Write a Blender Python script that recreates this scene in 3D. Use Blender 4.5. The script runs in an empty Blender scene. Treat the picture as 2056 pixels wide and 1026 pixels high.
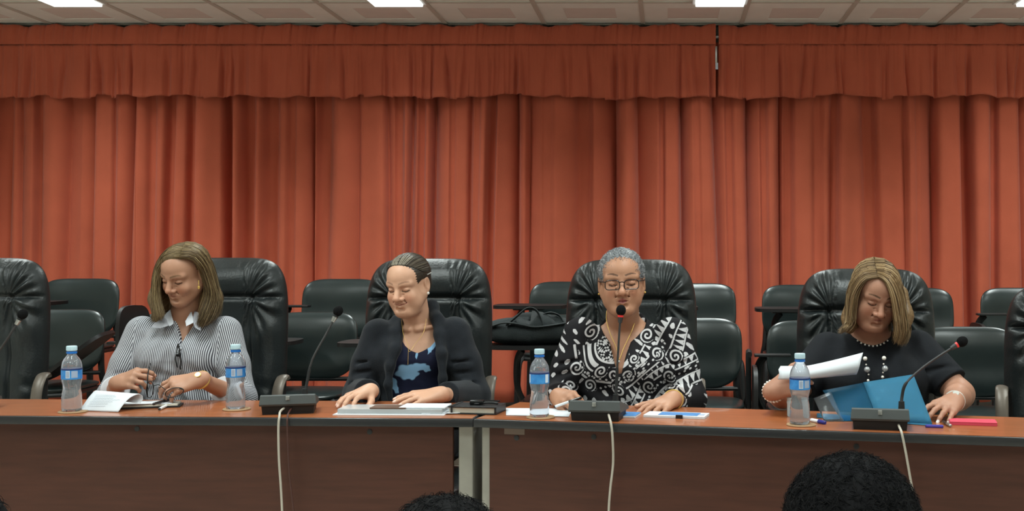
import bpy, bmesh, math, random
import numpy as np
from mathutils import Vector, Matrix
random.seed(7)
RNG = np.random.default_rng(11)
SC = bpy.context.scene
COL = SC.collection
PI = math.pi

# ------------------------------------------------------------------ camera, world, lamps, exposure
FOC = 2200.0                                  # focal length in pixels of the 2056 px wide frame
CX, CY, EYE = 1340.0, 514.0, 1.255            # principal point (the photo is an off-centre crop) and camera height
cam_d = bpy.data.cameras.new('camera'); cam = bpy.data.objects.new('camera', cam_d); COL.objects.link(cam)
cam.location = (0, 0, EYE); cam.rotation_euler = (PI/2, 0, 0)
cam_d.sensor_fit = 'HORIZONTAL'; cam_d.sensor_width = 36.0; cam_d.lens = FOC/2056*36.0
cam_d.shift_x = -(CX-1028)/2056; cam_d.shift_y = (CY-513)/2056
cam_d.clip_start = 0.05
SC.camera = cam
world = bpy.data.worlds.new('world'); SC.world = world; world.use_nodes = True
world.node_tree.nodes['Background'].inputs[0].default_value = (0.75, 0.85, 1.0, 1)
world.node_tree.nodes['Background'].inputs[1].default_value = 0.02
SC.view_settings.view_transform = 'Standard'; SC.view_settings.look = 'None'
SC.view_settings.gamma = 1.0; SC.view_settings.use_curve_mapping = False
SC.view_settings.exposure = 0.10
LAMP_W = 24.0                                 # watts of one ceiling fitting
CEIL = 2.67
LAMP_X = [-3.27, -1.49, 0.29, 2.07]
LAMP_Y = [5.5, 3.1, 0.7]
for _y in LAMP_Y:
    for _x in LAMP_X:
        ld = bpy.data.lights.new('ceiling_lamp_light', 'AREA'); ld.shape = 'RECTANGLE'
        ld.size = 0.26; ld.size_y = 1.16; ld.energy = LAMP_W*{5.5: 0.78, 3.1: 0.95, 0.7: 0.75}[_y]; ld.spread = math.radians(120 if _y > 5 else 150); ld.color = (0.90, 1.0, 0.97)
        lo = bpy.data.objects.new('ceiling_lamp_light', ld); COL.objects.link(lo)
        lo.location = (_x, _y, CEIL-0.036)

def at(px, py, y):
    return Vector(((px-CX)/FOC*y, y, EYE-(py-CY)/FOC*y))
def atz(px, z, y):
    return Vector(((px-CX)/FOC*y, y, z))

# ------------------------------------------------------------------ materials
MATS = {}
def srgb(r, g, b):
    f = lambda c: (c/255/12.92 if c/255 <= 0.04045 else ((c/255+0.055)/1.055)**2.4)
    return (f(r), f(g), f(b), 1.0)
def mat(name, col, rough=0.5, metal=0.0, spec=0.5, var=0.0, vscale=20.0, bump=0.0, bscale=200.0, stretch=None, trans=0.0, ior=1.45, emit=None, alpha=1.0, coat=0.0, sheen=0.0, col2=None):
    if name in MATS: return MATS[name]
    m = bpy.data.materials.new(name); m.use_nodes = True; MATS[name] = m
    nt = m.node_tree; b = nt.nodes['Principled BSDF']
    c = col if len(col) == 4 else (*col, 1)
    b.inputs['Base Color'].default_value = c
    b.inputs['Roughness'].default_value = rough; b.inputs['Metallic'].default_value = metal
    b.inputs['Specular IOR Level'].default_value = spec; b.inputs['IOR'].default_value = ior
    b.inputs['Transmission Weight'].default_value = trans; b.inputs['Alpha'].default_value = alpha
    b.inputs['Coat Weight'].default_value = coat; b.inputs['Sheen Weight'].default_value = sheen
    if emit:
        b.inputs['Emission Color'].default_value = emit[0]; b.inputs['Emission Strength'].default_value = emit[1]
    if var or bump:
        tc = nt.nodes.new('ShaderNodeTexCoord'); mp = nt.nodes.new('ShaderNodeMapping')
        nt.links.new(tc.outputs['Object'], mp.inputs[0])
        if stretch: mp.inputs['Scale'].default_value = stretch
    if var:
        n = nt.nodes.new('ShaderNodeTexNoise'); n.inputs['Scale'].default_value = vscale; n.inputs['Detail'].default_value = 5
        nt.links.new(mp.outputs[0], n.inputs['Vector'])
        r = nt.nodes.new('ShaderNodeValToRGB'); r.color_ramp.elements[0].position = 0.3; r.color_ramp.elements[1].position = 0.7
        c2 = col2 if col2 else tuple(min(1, v*(1+var)) for v in c[:3])+(1,)
        r.color_ramp.elements[0].color = tuple(v*(1-var) for v in c[:3])+(1,); r.color_ramp.elements[1].color = c2
        nt.links.new(n.outputs['Fac'], r.inputs[0]); nt.links.new(r.outputs[0], b.inputs['Base Color'])
    if bump:
        n = nt.nodes.new('ShaderNodeTexNoise'); n.inputs['Scale'].default_value = bscale; n.inputs['Detail'].default_value = 4
        nt.links.new(mp.outputs[0], n.inputs['Vector'])
        bp = nt.nodes.new('ShaderNodeBump'); bp.inputs['Strength'].default_value = bump; bp.inputs['Distance'].default_value = 0.004
        nt.links.new(n.outputs['Fac'], bp.inputs['Height']); nt.links.new(bp.outputs[0], b.inputs['Normal'])
    return m

mat('curtain_cloth', srgb(197, 100, 75), 0.95, spec=0.1, var=0.06, vscale=5, bump=0.35, bscale=260, sheen=0.15)
mat('ceiling_tile', srgb(248, 248, 241), 0.9, var=0.03, vscale=6)
mat('ceiling_tile_center', srgb(236, 225, 217), 0.9, var=0.03, vscale=9)
mat('ceiling_bar', srgb(206, 199, 188), 0.7)
mat('white_wall', srgb(242, 241, 235), 0.9, var=0.03, vscale=3)
mat('floor_tile', srgb(228, 224, 212), 0.45, var=0.12, vscale=9)
mat('riser_face', srgb(120, 108, 96), 0.8, var=0.1, vscale=9)
mat('lamp_diffuser', (1, 1, 1, 1), 0.5, emit=((0.93, 1.0, 0.98, 1), 1.7))
mat('lamp_frame', srgb(225, 225, 220), 0.5)
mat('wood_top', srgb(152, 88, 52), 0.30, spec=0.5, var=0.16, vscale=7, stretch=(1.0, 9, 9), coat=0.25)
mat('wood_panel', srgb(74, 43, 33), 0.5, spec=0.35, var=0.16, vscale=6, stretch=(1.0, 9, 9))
mat('edge_rubber', srgb(38, 38, 40), 0.35, spec=0.5)
mat('leg_metal', srgb(150, 146, 138), 0.55, metal=0.2, var=0.08)
mat('black_leather', srgb(29, 34, 35), 0.38, spec=0.5, var=0.18, vscale=14, bump=0.25, bscale=120)
mat('black_vinyl', srgb(29, 38, 38), 0.30, spec=0.6, var=0.12, vscale=10, bump=0.05, bscale=300)
mat('black_frame', srgb(24, 25, 26), 0.45, spec=0.5)
mat('black_board', srgb(26, 25, 25), 0.5, spec=0.4)
mat('arm_bronze', srgb(104, 95, 86), 0.4, metal=0.2, spec=0.6)
mat('chrome', srgb(190, 190, 190), 0.22, metal=1.0)
mat('mic_grey', srgb(70, 73, 73), 0.55, spec=0.4, bump=0.05, bscale=600)
mat('mic_dark', srgb(32, 33, 34), 0.55, spec=0.4)
mat('mic_neck', srgb(74, 74, 76), 0.35, metal=0.7)
mat('mic_silver', srgb(170, 170, 168), 0.3, metal=0.8)
mat('foam', srgb(20, 20, 21), 0.95, spec=0.1, bump=0.8, bscale=700)
mat('red_led', srgb(190, 30, 30), 0.4, emit=((1.0, 0.06, 0.05, 1), 0.22))
mat('red_ring', srgb(120, 30, 30), 0.4)
mat('grey_cable', srgb(178, 170, 158), 0.5)
mat('dark_cable', srgb(70, 40, 34), 0.5)
mat('pet_water', srgb(226, 232, 240), 0.06, trans=0.86, ior=1.13, spec=1.0, coat=0.5)
mat('label_blue', srgb(20, 105, 190), 0.4, var=0.18, vscale=30, col2=srgb(70, 150, 215))
mat('label_dark', srgb(18, 40, 95), 0.4)
mat('label_white', srgb(205, 215, 228), 0.5)
mat('barcode_bar', srgb(90, 110, 150), 0.5)
mat('cap_white', srgb(190, 215, 225), 0.4)
mat('cap_blue', srgb(30, 110, 195), 0.35, trans=0.2)
mat('coaster', srgb(150, 120, 88), 0.7, var=0.1)
mat('paper', srgb(206, 210, 216), 0.8, var=0.015, vscale=30)
mat('paper_print', srgb(150, 165, 190), 0.8)
mat('pencil', srgb(178, 186, 200), 0.8)
mat('paper_cream', srgb(200, 198, 186), 0.8, var=0.04, vscale=40)
mat('black_cover', srgb(26, 26, 28), 0.45)
mat('pen_black', srgb(20, 20, 22), 0.3)
mat('pen_white', srgb(225, 228, 230), 0.3)
mat('pen_blue', srgb(40, 45, 130), 0.35)
mat('clear_plastic', srgb(215, 220, 222), 0.15, trans=0.45, ior=1.3)
mat('brown_card', srgb(92, 66, 52), 0.5)
mat('booklet_blue', srgb(60, 120, 180), 0.45, var=0.1, vscale=60)
mat('pink_pad', srgb(205, 66, 90), 0.6)
mat('blue_cap', srgb(58, 52, 150), 0.4)
mat('bag_cloth', srgb(36, 42, 43), 0.85, var=0.15, vscale=30, bump=0.5, bscale=300)
mat('sticker', srgb(120, 104, 94), 0.7)
mat('glass_clear', (1, 1, 1, 1), 0.02, trans=1.0, ior=1.05, spec=0.5)
mat('crystal', srgb(215, 218, 222), 0.05, metal=0.3, trans=0.5, ior=1.5, spec=0.8)
mat('gold', srgb(205, 170, 95), 0.35, metal=0.6)
mat('silver', srgb(205, 205, 200), 0.35, metal=0.5)
mat('pearl', srgb(235, 230, 222), 0.25, spec=0.6)

# ------------------------------------------------------------------ mesh helpers
class MB:
    """collects geometry; build() links it as one mesh object"""
    def __init__(s): s.v = []; s.f = []; s.m = []
    def add(s, V, F, mi=0, M=None):
        o = len(s.v)
        for p in V:
            p = Vector(p)
            s.v.append(tuple(M @ p) if M is not None else tuple(p))
        for f in F: s.f.append(tuple(i+o for i in f)); s.m.append(mi)
        return s
    def box(s, c, size, mi=0, M=None, bev=0.0):
        bm = bmesh.new(); bmesh.ops.create_cube(bm, size=1.0)
        for v in bm.verts: v.co = Vector((v.co.x*size[0], v.co.y*size[1], v.co.z*size[2]))
        if bev: bmesh.ops.bevel(bm, geom=list(bm.edges), offset=bev, segments=2, affect='EDGES', profile=0.5)
        bm.verts.index_update()
        s.add([v.co+Vector(c) for v in bm.verts], [[v.index for v in f.verts] for f in bm.faces], mi, M); bm.free()
        return s
    def tube(s, pts, r, n=8, mi=0, M=None, cap=True, closed=False, flat=None):
        """sweep along pts; r: radius or list; flat=(a,b) elliptical section scale"""
        P = [Vector(p) for p in pts]; k = len(P)
        R = r if isinstance(r, (list, tuple)) else [r]*k
        V = []; F = []; up = None
        for i in range(k):
            if closed: t = P[(i+1) % k]-P[i-1]
            else: t = P[min(i+1, k-1)]-P[max(i-1, 0)]
            t.normalize()
            if up is None:
                up = Vector((0, 0, 1)) if abs(t.z) < 0.9 else Vector((0, 1, 0))
            a = (up-t*up.dot(t)); a.normalize(); b = t.cross(a); up = a
            fa, fb = flat if flat else (1, 1)
            for j in range(n):
                g = 2*PI*j/n
                V.append(P[i]+a*math.cos(g)*R[i]*fa+b*math.sin(g)*R[i]*fb)
        for i in range(k if closed else k-1):
            for j in range(n):
                i2 = (i+1) % k
                F.append((i*n+j, i*n+(j+1) % n, i2*n+(j+1) % n, i2*n+j))
        if cap and not closed:
            F.append(tuple(reversed(range(n)))); F.append(tuple((k-1)*n+j for j in range(n)))
        return s.add(V, F, mi, M)
    def lathe(s, prof, n=24, mi=0, M=None):
        V = []; F = []
        for (r, z) in prof:
            for j in range(n):
                g = 2*PI*j/n; V.append((r*math.cos(g), r*math.sin(g), z))
        for i in range(len(prof)-1):
            for j in range(n): F.append((i*n+j, i*n+(j+1) % n, (i+1)*n+(j+1) % n, (i+1)*n+j))
        if prof[0][0] > 1e-6: F.append(tuple(reversed(range(n))))
        if prof[-1][0] > 1e-6: F.append(tuple((len(prof)-1)*n+j for j in range(n)))
        return s.add(V, F, mi, M)
    def ball(s, c, r, n=12, mi=0, M=None, sc=(1, 1, 1)):
        V = []; F = []; m = max(4, n//2)
        for i in range(m+1):
            th = PI*i/m
            for j in range(n):
                g = 2*PI*j/n
                V.append((c[0]+r*sc[0]*math.sin(th)*math.cos(g), c[1]+r*sc[1]*math.sin(th)*math.sin(g), c[2]+r*sc[2]*math.cos(th)))
        for i in range(m):
            for j in range(n): F.append((i*n+j, (i+1)*n+j, (i+1)*n+(j+1) % n, i*n+(j+1) % n))
        return s.add(V, F, mi, M)
    def prism(s, poly, h, mi=0, M=None):
        n = len(poly); V = [(p[0], p[1], 0) for p in poly]+[(p[0], p[1], h) for p in poly]
        F = [tuple(reversed(range(n))), tuple(range(n, 2*n))]+[(i, (i+1) % n, n+(i+1) % n, n+i) for i in range(n)]
        return s.add(V, F, mi, M)
    def mesh(s, name, mats, smooth=True, ang=0.6):
        me = bpy.data.meshes.new(name); me.from_pydata(s.v, [], s.f)
        for m in (mats if isinstance(mats, (list, tuple)) else [mats]): me.materials.append(MATS[m] if isinstance(m, str) else m)
        me.polygons.foreach_set('material_index', s.m)
        bm = bmesh.new(); bm.from_mesh(me); bmesh.ops.remove_doubles(bm, verts=bm.verts, dist=1e-6); bmesh.ops.recalc_face_normals(bm, faces=bm.faces)
        bm.to_mesh(me); bm.free()
        if smooth:
            me.polygons.foreach_set('use_smooth', [True]*len(me.polygons))
            me.set_sharp_from_angle(angle=ang)
        me.update(); return me
    def build(s, name, mats, parent=None, smooth=True, ang=0.6):
        return link(name, s.mesh(name, mats, smooth, ang), parent)
def link(name, me, parent=None):
    o = bpy.data.objects.new(name, me); COL.objects.link(o)
    if parent: o.parent = parent
    return o
def tag(o, label=None, cat=None, group=None, kind=None):
    if label: o['label'] = label
    if cat: o['category'] = cat
    if group: o['group'] = group
    if kind: o['kind'] = kind
    return o
def thing(name, label, cat, loc=(0, 0, 0), rz=0.0, group=None):
    o = bpy.data.objects.new(name, None); COL.objects.link(o)
    o.empty_display_size = 0.1; o.location = loc; o.rotation_euler = (0, 0, rz)
    return tag(o, label, cat, group)
def copy_tree(o, parent=None):
    c = o.copy(); COL.objects.link(c); c.parent = parent
    for ch in list(o.children): copy_tree(ch, c)
    return c
def struct(o): o['kind'] = 'structure'; return o
def frame(o, x, y, z):
    M = Matrix((x, y, z)).transposed().to_4x4(); M.translation = Vector(o); return M
def grid_mesh(V, nu, nv, closed_u=False):
    """faces of an nu x nv grid (row-major, v rows of nu)"""
    F = []
    for j in range(nv-1):
        for i in range(nu if closed_u else nu-1):
            i2 = (i+1) % nu
            F.append((j*nu+i, j*nu+i2, (j+1)*nu+i2, (j+1)*nu+i))
    return F
def smoothpath(pts, n=8):
    P = [Vector(p) for p in pts]; out = []
    for i in range(len(P)-1):
        p0 = P[max(i-1, 0)]; p1 = P[i]; p2 = P[i+1]; p3 = P[min(i+2, len(P)-1)]
        for k in range(n):
            t = k/n
            out.append(0.5*((2*p1)+(p2-p0)*t+(2*p0-5*p1+4*p2-p3)*t*t+(3*p1-p0-3*p2+p3)*t**3))
    out.append(P[-1]); return out
# ------------------------------------------------------------------ the setting
WALL_Y = 6.86
FLOOR = -0.32                                  # hall floor; the panel sits on a stage at z = 0
X0, X1, Y0 = -5.6, 4.6, -2.6
def slab(name, lo, hi, m, parent=None):
    c = [(a+b)/2 for a, b in zip(lo, hi)]; s = [b-a for a, b in zip(lo, hi)]
    return MB().box(c, s).build(name, m, parent, smooth=False)
struct(slab('floor', (X0, Y0, FLOOR-0.1), (X1, WALL_Y, FLOOR), 'floor_tile'))
struct(slab('floor_stage', (X0, 2.55, FLOOR), (X1, WALL_Y, 0.0), 'floor_tile'))
struct(slab('floor_riser_1', (X0, 4.62, 0.0), (X1, WALL_Y, 0.15), 'riser_face'))  # raised floor tier carrying the nearer chair row
struct(slab('floor_riser_2', (X0, 5.78, 0.15), (X1, WALL_Y, 0.30), 'riser_face'))  # second, higher floor tier for the rear chair row
WALL_Y = 6.92
struct(slab('wall_back', (X0, WALL_Y, FLOOR-0.1), (X1, WALL_Y+0.1, CEIL+0.1), 'white_wall'))
struct(slab('wall_left', (X0-0.1, Y0, FLOOR-0.1), (X0, WALL_Y, CEIL+0.1), 'white_wall'))
struct(slab('wall_right', (X1, Y0, FLOOR-0.1), (X1+0.1, WALL_Y, CEIL+0.1), 'white_wall'))
struct(slab('wall_front', (X0, Y0-0.1, FLOOR-0.1), (X1, Y0, CEIL+0.1), 'white_wall'))
# ceiling: backing slab, tiles, T-bars
ceil = struct(slab('ceiling', (X0, Y0, CEIL+0.03), (X1, WALL_Y, CEIL+0.1), 'ceiling_bar'))
GX0 = -1.349-0.6*7; GY1 = 6.70
def tile_mesh(w, d, name):
    t = MB(); bw, bd = w/2, d/2
    iw, id_ = bw*0.52, bd*0.5
    z0, z1 = 0.0, 0.003
    V = [(-bw, -bd, z0), (bw, -bd, z0), (bw, bd, z0), (-bw, bd, z0), (-iw, -id_, z0), (iw, -id_, z0), (iw, id_, z0), (-iw, id_, z0),
         (-iw, -id_, z1), (iw, -id_, z1), (iw, id_, z1), (-iw, id_, z1), (-bw, -bd, 0.02), (bw, -bd, 0.02), (bw, bd, 0.02), (-bw, bd, 0.02)]
    t.add(V, [(0, 4, 5, 1), (1, 5, 6, 2), (2, 6, 7, 3), (3, 7, 4, 0), (4, 8, 9, 5), (5, 9, 10, 6), (6, 10, 11, 7), (7, 11, 8, 4),
              (12, 13, 14, 15), (0, 1, 13, 12), (1, 2, 14, 13), (2, 3, 15, 14), (3, 0, 12, 15)])
    t.add(V, [(8, 11, 10, 9)], 1)
    return t.mesh(name, ['ceiling_tile', 'ceiling_tile_center'], smooth=False)
full = tile_mesh(0.575, 0.575, 'tile'); half = tile_mesh(0.30, 0.575, 'tile_half')
lamp_cells = set()
lampcols = {}
for lx in LAMP_X:
    ci = int(round((lx+0.15-0.30-GX0)/0.6-0.0)); lampcols[ci] = lx
NX, NY = 17, 15
for i in range(NX):
    for j in range(NY):
        cx = GX0+0.6*(i+0.5); cy = GY1-0.6*(j+0.5)
        if cx-0.3 < X0-0.3 or cx > X1 or cy < Y0+0.2: continue
        lit = None
        for lx in LAMP_X:
            for ly in LAMP_Y:
                if abs(cx+0.15-lx) < 0.2 and abs(cy-ly) < 0.62: lit = lx
        o = link('tile', half if lit is not None else full, ceil)
        o.location = (cx-0.15 if lit is not None else cx, cy, CEIL)
bm_ = MB()
for i in range(NX+1):
    x = GX0+0.6*i
    if X0 < x < X1: bm_.box((x, (Y0+WALL_Y)/2, CEIL-0.001), (0.026, WALL_Y-Y0, 0.010))
bm_.build('t_bar', 'ceiling_bar', ceil, smooth=False)
bm_ = MB()
for j in range(NY+1):
    y = GY1-0.6*j
    if y > Y0: bm_.box(((X0+X1)/2, y, CEIL-0.0005), (X1-X0, 0.026, 0.010))
bm_.build('cross_bar', 'ceiling_bar', ceil, smooth=False)
# light fittings
fr = MB()
for sx in (-1, 1): fr.box((sx*0.143, 0, 0.0), (0.016, 1.2, 0.03))
for sy in (-1, 1): fr.box((0, sy*0.592, 0.0), (0.27, 0.016, 0.03))
fr_me = fr.mesh('lamp_frame', 'lamp_frame', smooth=False)
df_me = MB().box((0, 0, -0.012), (0.268, 1.166, 0.034), bev=.004).mesh('diffuser', 'lamp_diffuser', smooth=False)
names = {0: 'far left', 1: 'left of centre', 2: 'right of centre', 3: 'far right'}
for j, ly in enumerate(LAMP_Y):
    for i, lx in enumerate(LAMP_X):
        t = thing('ceiling_light', '%s fluorescent ceiling panel in the row %s' % (names[i], ['just before the red curtain', 'above the panel table', 'above the audience'][j]), 'ceiling light', (lx, ly, CEIL-0.004), 0, 'fluorescent ceiling panels')
        link('frame', fr_me, t); link('diffuser', df_me, t)

# ------------------------------------------------------------------ curtain
CUR_Y = 6.70
def cx_of(px): return (px-CX)/FOC*CUR_Y
# folds read from the cloth: px at the top, px lower down, half width px, depth m, 's' sharp crease / 'b' broad recess
FOLDS = [(-210, -215, 8, .03, 's'), (-150, -152, 20, .035, 'b'), (-90, -95, 6, .04, 's'), (-40, -48, 16, .035, 'b'),
 (10, -8, 16, .035, 'b'), (43, 36, 5, .025, 's'), (80, 74, 9, .03, 'b'), (143, 124, 6, .03, 's'), (190, 180, 4, .045, 's'), (231, 226, 3, .02, 's'),
 (274, 256, 4, .06, 's'), (306, 298, 8, .015, 'b'), (346, 330, 10, .04, 'b'), (388, 379, 8, .03, 'b'), (456, 455, 8, .05, 'b'), (498, 493, 13, .04, 'b'),
 (546, 538, 15, .045, 'b'), (588, 580, 8, .015, 'b'), (628, 625, 4, .05, 's'), (655, 641, 16, .035, 'b'), (722, 716, 4, .02, 's'), (776, 781, 4, .03, 's'),
 (802, 800, 10, .02, 'b'), (831, 815, 4, .05, 's'), (848, 840, 8, .03, 'b'), (872, 864, 4, .05, 's'), (910, 906, 6, .012, 'b'), (946, 940, 4, .03, 's'), (962, 950, 8, .02, 'b'), (992, 978, 8, .035, 'b'),
 (1040, 1038, 6, .055, 's'), (1065, 1060, 5, .03, 's'), (1100, 1098, 12, .012, 'b'), (1172, 1170, 17, .03, 'b'), (1235, 1237, 6, .06, 's'), (1278, 1284, 6, .045, 's'),
 (1329, 1329, 6, .018, 'b'), (1365, 1370, 4, .05, 's'), (1395, 1405, 8, .012, 'b'), (1426, 1448, 4, .045, 's'), (1460, 1470, 9, .02, 'b'), (1496, 1507, 4, .05, 's'), (1530, 1537, 8, .02, 'b'),
 (1563, 1568, 4, .05, 's'), (1580, 1583, 12, .03, 'b'), (1640, 1642, 10, .012, 'b'), (1676, 1671, 9, .03, 'b'), (1738, 1757, 15, .035, 'b'), (1812, 1822, 6, .03, 's'), (1840, 1850, 8, .015, 'b'),
 (1872, 1880, 6, .055, 's'), (1938, 1947, 9, .06, 'b'), (1994, 1998, 8, .03, 'b'), (2046, 2058, 4, .04, 's'), (2090, 2100, 12, .035, 'b'), (2140, 2146, 5, .045, 's'), (2190, 2195, 12, .03, 'b'), (2240, 2246, 5, .05, 's')]
def fold_depth(x, t):
    """x px array, t 0 at the top .. 1 at the hem: how far the cloth lies back (m)"""
    d = np.zeros_like(x)
    for k, (a, b, w, dp, kind) in enumerate(FOLDS):
        c = a+(b-a)*t*1.25
        u = (x-c)/w
        if kind == 's':
            side = 1 if k % 2 else -1
            v = np.where(u*side < 0, np.exp(-np.abs(u)*1.1), np.exp(-np.abs(u)*0.30))
            d = np.maximum(d, dp*v)
        else:
            d = np.maximum(d, dp/(1+np.abs(u)**5))
    d = d+0.006*np.sin(x/23.0+1.5*t)+0.005*np.sin(x/11.3+0.6*np.sin(x/70)+t)
    return d
def curtain_panel(px0, px1, label, z0, z1, lean=0.0):
    nu = int((px1-px0)/1.5)+2; nv = 26
    xs = np.linspace(px0, px1, nu); V = []
    for j in range(nv):
        t = j/(nv-1); z = z1+(z0-z1)*t
        # panel edges follow the nearest fold's lean
        sh = lean*t
        e0 = sh if px0 > -200 else 0
        x = xs+e0*1.0
        amp = min(1, 0.45+t*2.5)
        d = 2.3*fold_depth(x, t)*amp
        y = CUR_Y+d-0.02
        for i in range(nu): V.append((cx_of(x[i]), y[i], z+0.006*math.sin(x[i]/60)*t))
    m = MB(); m.add(V, grid_mesh(V, nu, nv))
    o = m.build('curtain', 'curtain_cloth', None, ang=3.2)
    sm = o.modifiers.new('thick', 'SOLIDIFY'); sm.thickness = 0.002
    return tag(o, label, 'curtain', 'red stage curtain panels')
CUTS = [(-260, 'red curtain panel at the far left beside the leftmost leather chair'), (274, 'red curtain panel behind the woman in the striped shirt'), (628, 'red curtain panel behind the woman in the dark shawl'),
        (1040, 'red curtain panel behind the woman with short grey hair'), (1426, 'red curtain panel in the gap between the two right-hand women'), (1760, 'red curtain panel at the far right behind the blonde woman'), (2290, None)]
for (a, lab), (b, _) in zip(CUTS[:-1], CUTS[1:]):
    curtain_panel(a, b+1, lab, 0.36, 2.56)
# valance: a gathered ruffle above the rod seam and a pleated skirt below
def valance(px0, px1, label, seed):
    r = np.random.default_rng(seed)
    root = thing('valance', label, 'curtain', (cx_of((px0+px1)/2), CUR_Y-0.09, CEIL-0.02), 0, 'red pleated valances')
    base = Vector(root.location)
    nu = int((px1-px0)/1.4)+2; xs = np.linspace(px0, px1, nu)
    fx = np.sort(r.uniform(px0, px1, int((px1-px0)/24))); fw = r.uniform(3, 9, fx.size); fd = r.uniform(.012, .05, fx.size); fs = r.uniform(-9, 9, fx.size)
    extra = [(k[0], k[2]*(.9 if k[4] == 's' else .7), k[3]*.85) for k in FOLDS if px0 < k[0] < px1]
    gx = np.sort(r.uniform(px0, px1, int((px1-px0)/7))); gw = r.uniform(1.5, 4, gx.size); gd = r.uniform(.003, .009, gx.size)
    def dep(t):
        d = np.zeros(nu)
        for c, w, a, s in zip(fx, fw, fd, fs): 
            u = (xs-c-s*t)/w; d = np.maximum(d, a*np.where(u < 0, np.exp(-np.abs(u)*1.0), np.exp(-np.abs(u)*.4)))
        for c, w, a in extra: d = np.maximum(d, a*np.exp(-((xs-c)/w)**2) if w > 5 else a*np.exp(-np.abs((xs-c)/w)))
        g = np.zeros(nu)
        for c, w, a in zip(gx, gw, gd): g = np.maximum(g, a*np.exp(-((xs-c)/w)**2))
        return d*min(1, .25+t*1.6)+g*max(0.15, 1-t*1.4)+0.004*np.sin(xs/17+t)
    hem = 0.010*np.sin(xs/21)+0.010*np.sin(xs/47+1)+0.006*np.sin(xs/9.0)
    stp = np.zeros(nu); lvl = 0
    for c in fx[::2]:
        lvl = r.uniform(-.012, .012); stp = np.where(xs > c, lvl, stp)
    hem = hem*0.6+stp
    zt, zb = 2.535, 2.218
    V = []; nv = 22
    for j in range(nv):
        t = j/(nv-1); d = dep(t)
        for i in range(nu):
            z = zt+(zb-zt)*t-hem[i]*t**3
            y = CUR_Y-0.075+d[i]-0.02*t
            V.append(Vector((cx_of(xs[i])+0.004*math.sin(xs[i]/13)*t, y, z))-base)
    o = MB().add(V, grid_mesh(V, nu, nv)).build('skirt', 'curtain_cloth', root, ang=3.2)
    o.modifiers.new('thick', 'SOLIDIFY').thickness = 0.002
    V = []; nv = 10
    for j in range(nv):
        t = j/(nv-1)
        g = np.zeros(nu)
        for c, w, a in zip(gx, gw, gd): g = np.maximum(g, 1.6*a*np.exp(-((xs-c-(1-t)*3)/(w*1.2))**2))
        prof = 0.012*math.sin(PI*t)+(0.006 if t > .8 else 0)
        for i in range(nu):
            V.append(Vector((cx_of(xs[i]), CUR_Y-0.07+g[i]*(1.2-t*.7)-prof, 2.652-(2.652-2.535)*t+0.006*math.sin(xs[i]/15)*(1-t)+0.004*math.sin(xs[i]/6.1)*(1-t)))-base)
    o = MB().add(V, grid_mesh(V, nu, nv)).build('header_ruffle', 'curtain_cloth', root, ang=3.2)
    o.modifiers.new('thick', 'SOLIDIFY').thickness = 0.002
    # stitched rod pocket seam
    pts = [Vector((cx_of(x), CUR_Y-0.069+0.003*math.sin(x/5), 2.549+0.002*math.sin(x/19)))-base for x in np.linspace(px0, px1, nu//4)]
    MB().tube(pts, 0.007, 6, flat=(1.6, .6)).build('rod_seam', 'curtain_cloth', root)
    return root
valance(-260, 1436, 'long red pleated valance left of the bare hook', 3)
valance(1442, 2290, 'shorter red pleated valance right of the bare hook', 5)
# curtain rod behind and the bare metal hook in the valance gap
tag(MB().tube([(X0+0.05, CUR_Y-0.04, 2.585), (X1-0.05, CUR_Y-0.04, 2.585)], 0.012, 10).build('curtain_rod', 'mic_silver'), 'long metal curtain rod carrying the red valance', 'curtain rod')
hk = thing('curtain_hook', 'small metal hook showing through the valance gap', 'hook', atz(1438, 2.47, CUR_Y-0.09))
MB().box((0, 0, 0), (0.012, 0.004, 0.10), bev=0.001).build('plate', 'mic_silver', hk)
MB().box((0.003, -0.004, -0.07), (0.016, 0.006, 0.04), bev=0.001).build('clip', 'label_white', hk)

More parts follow.
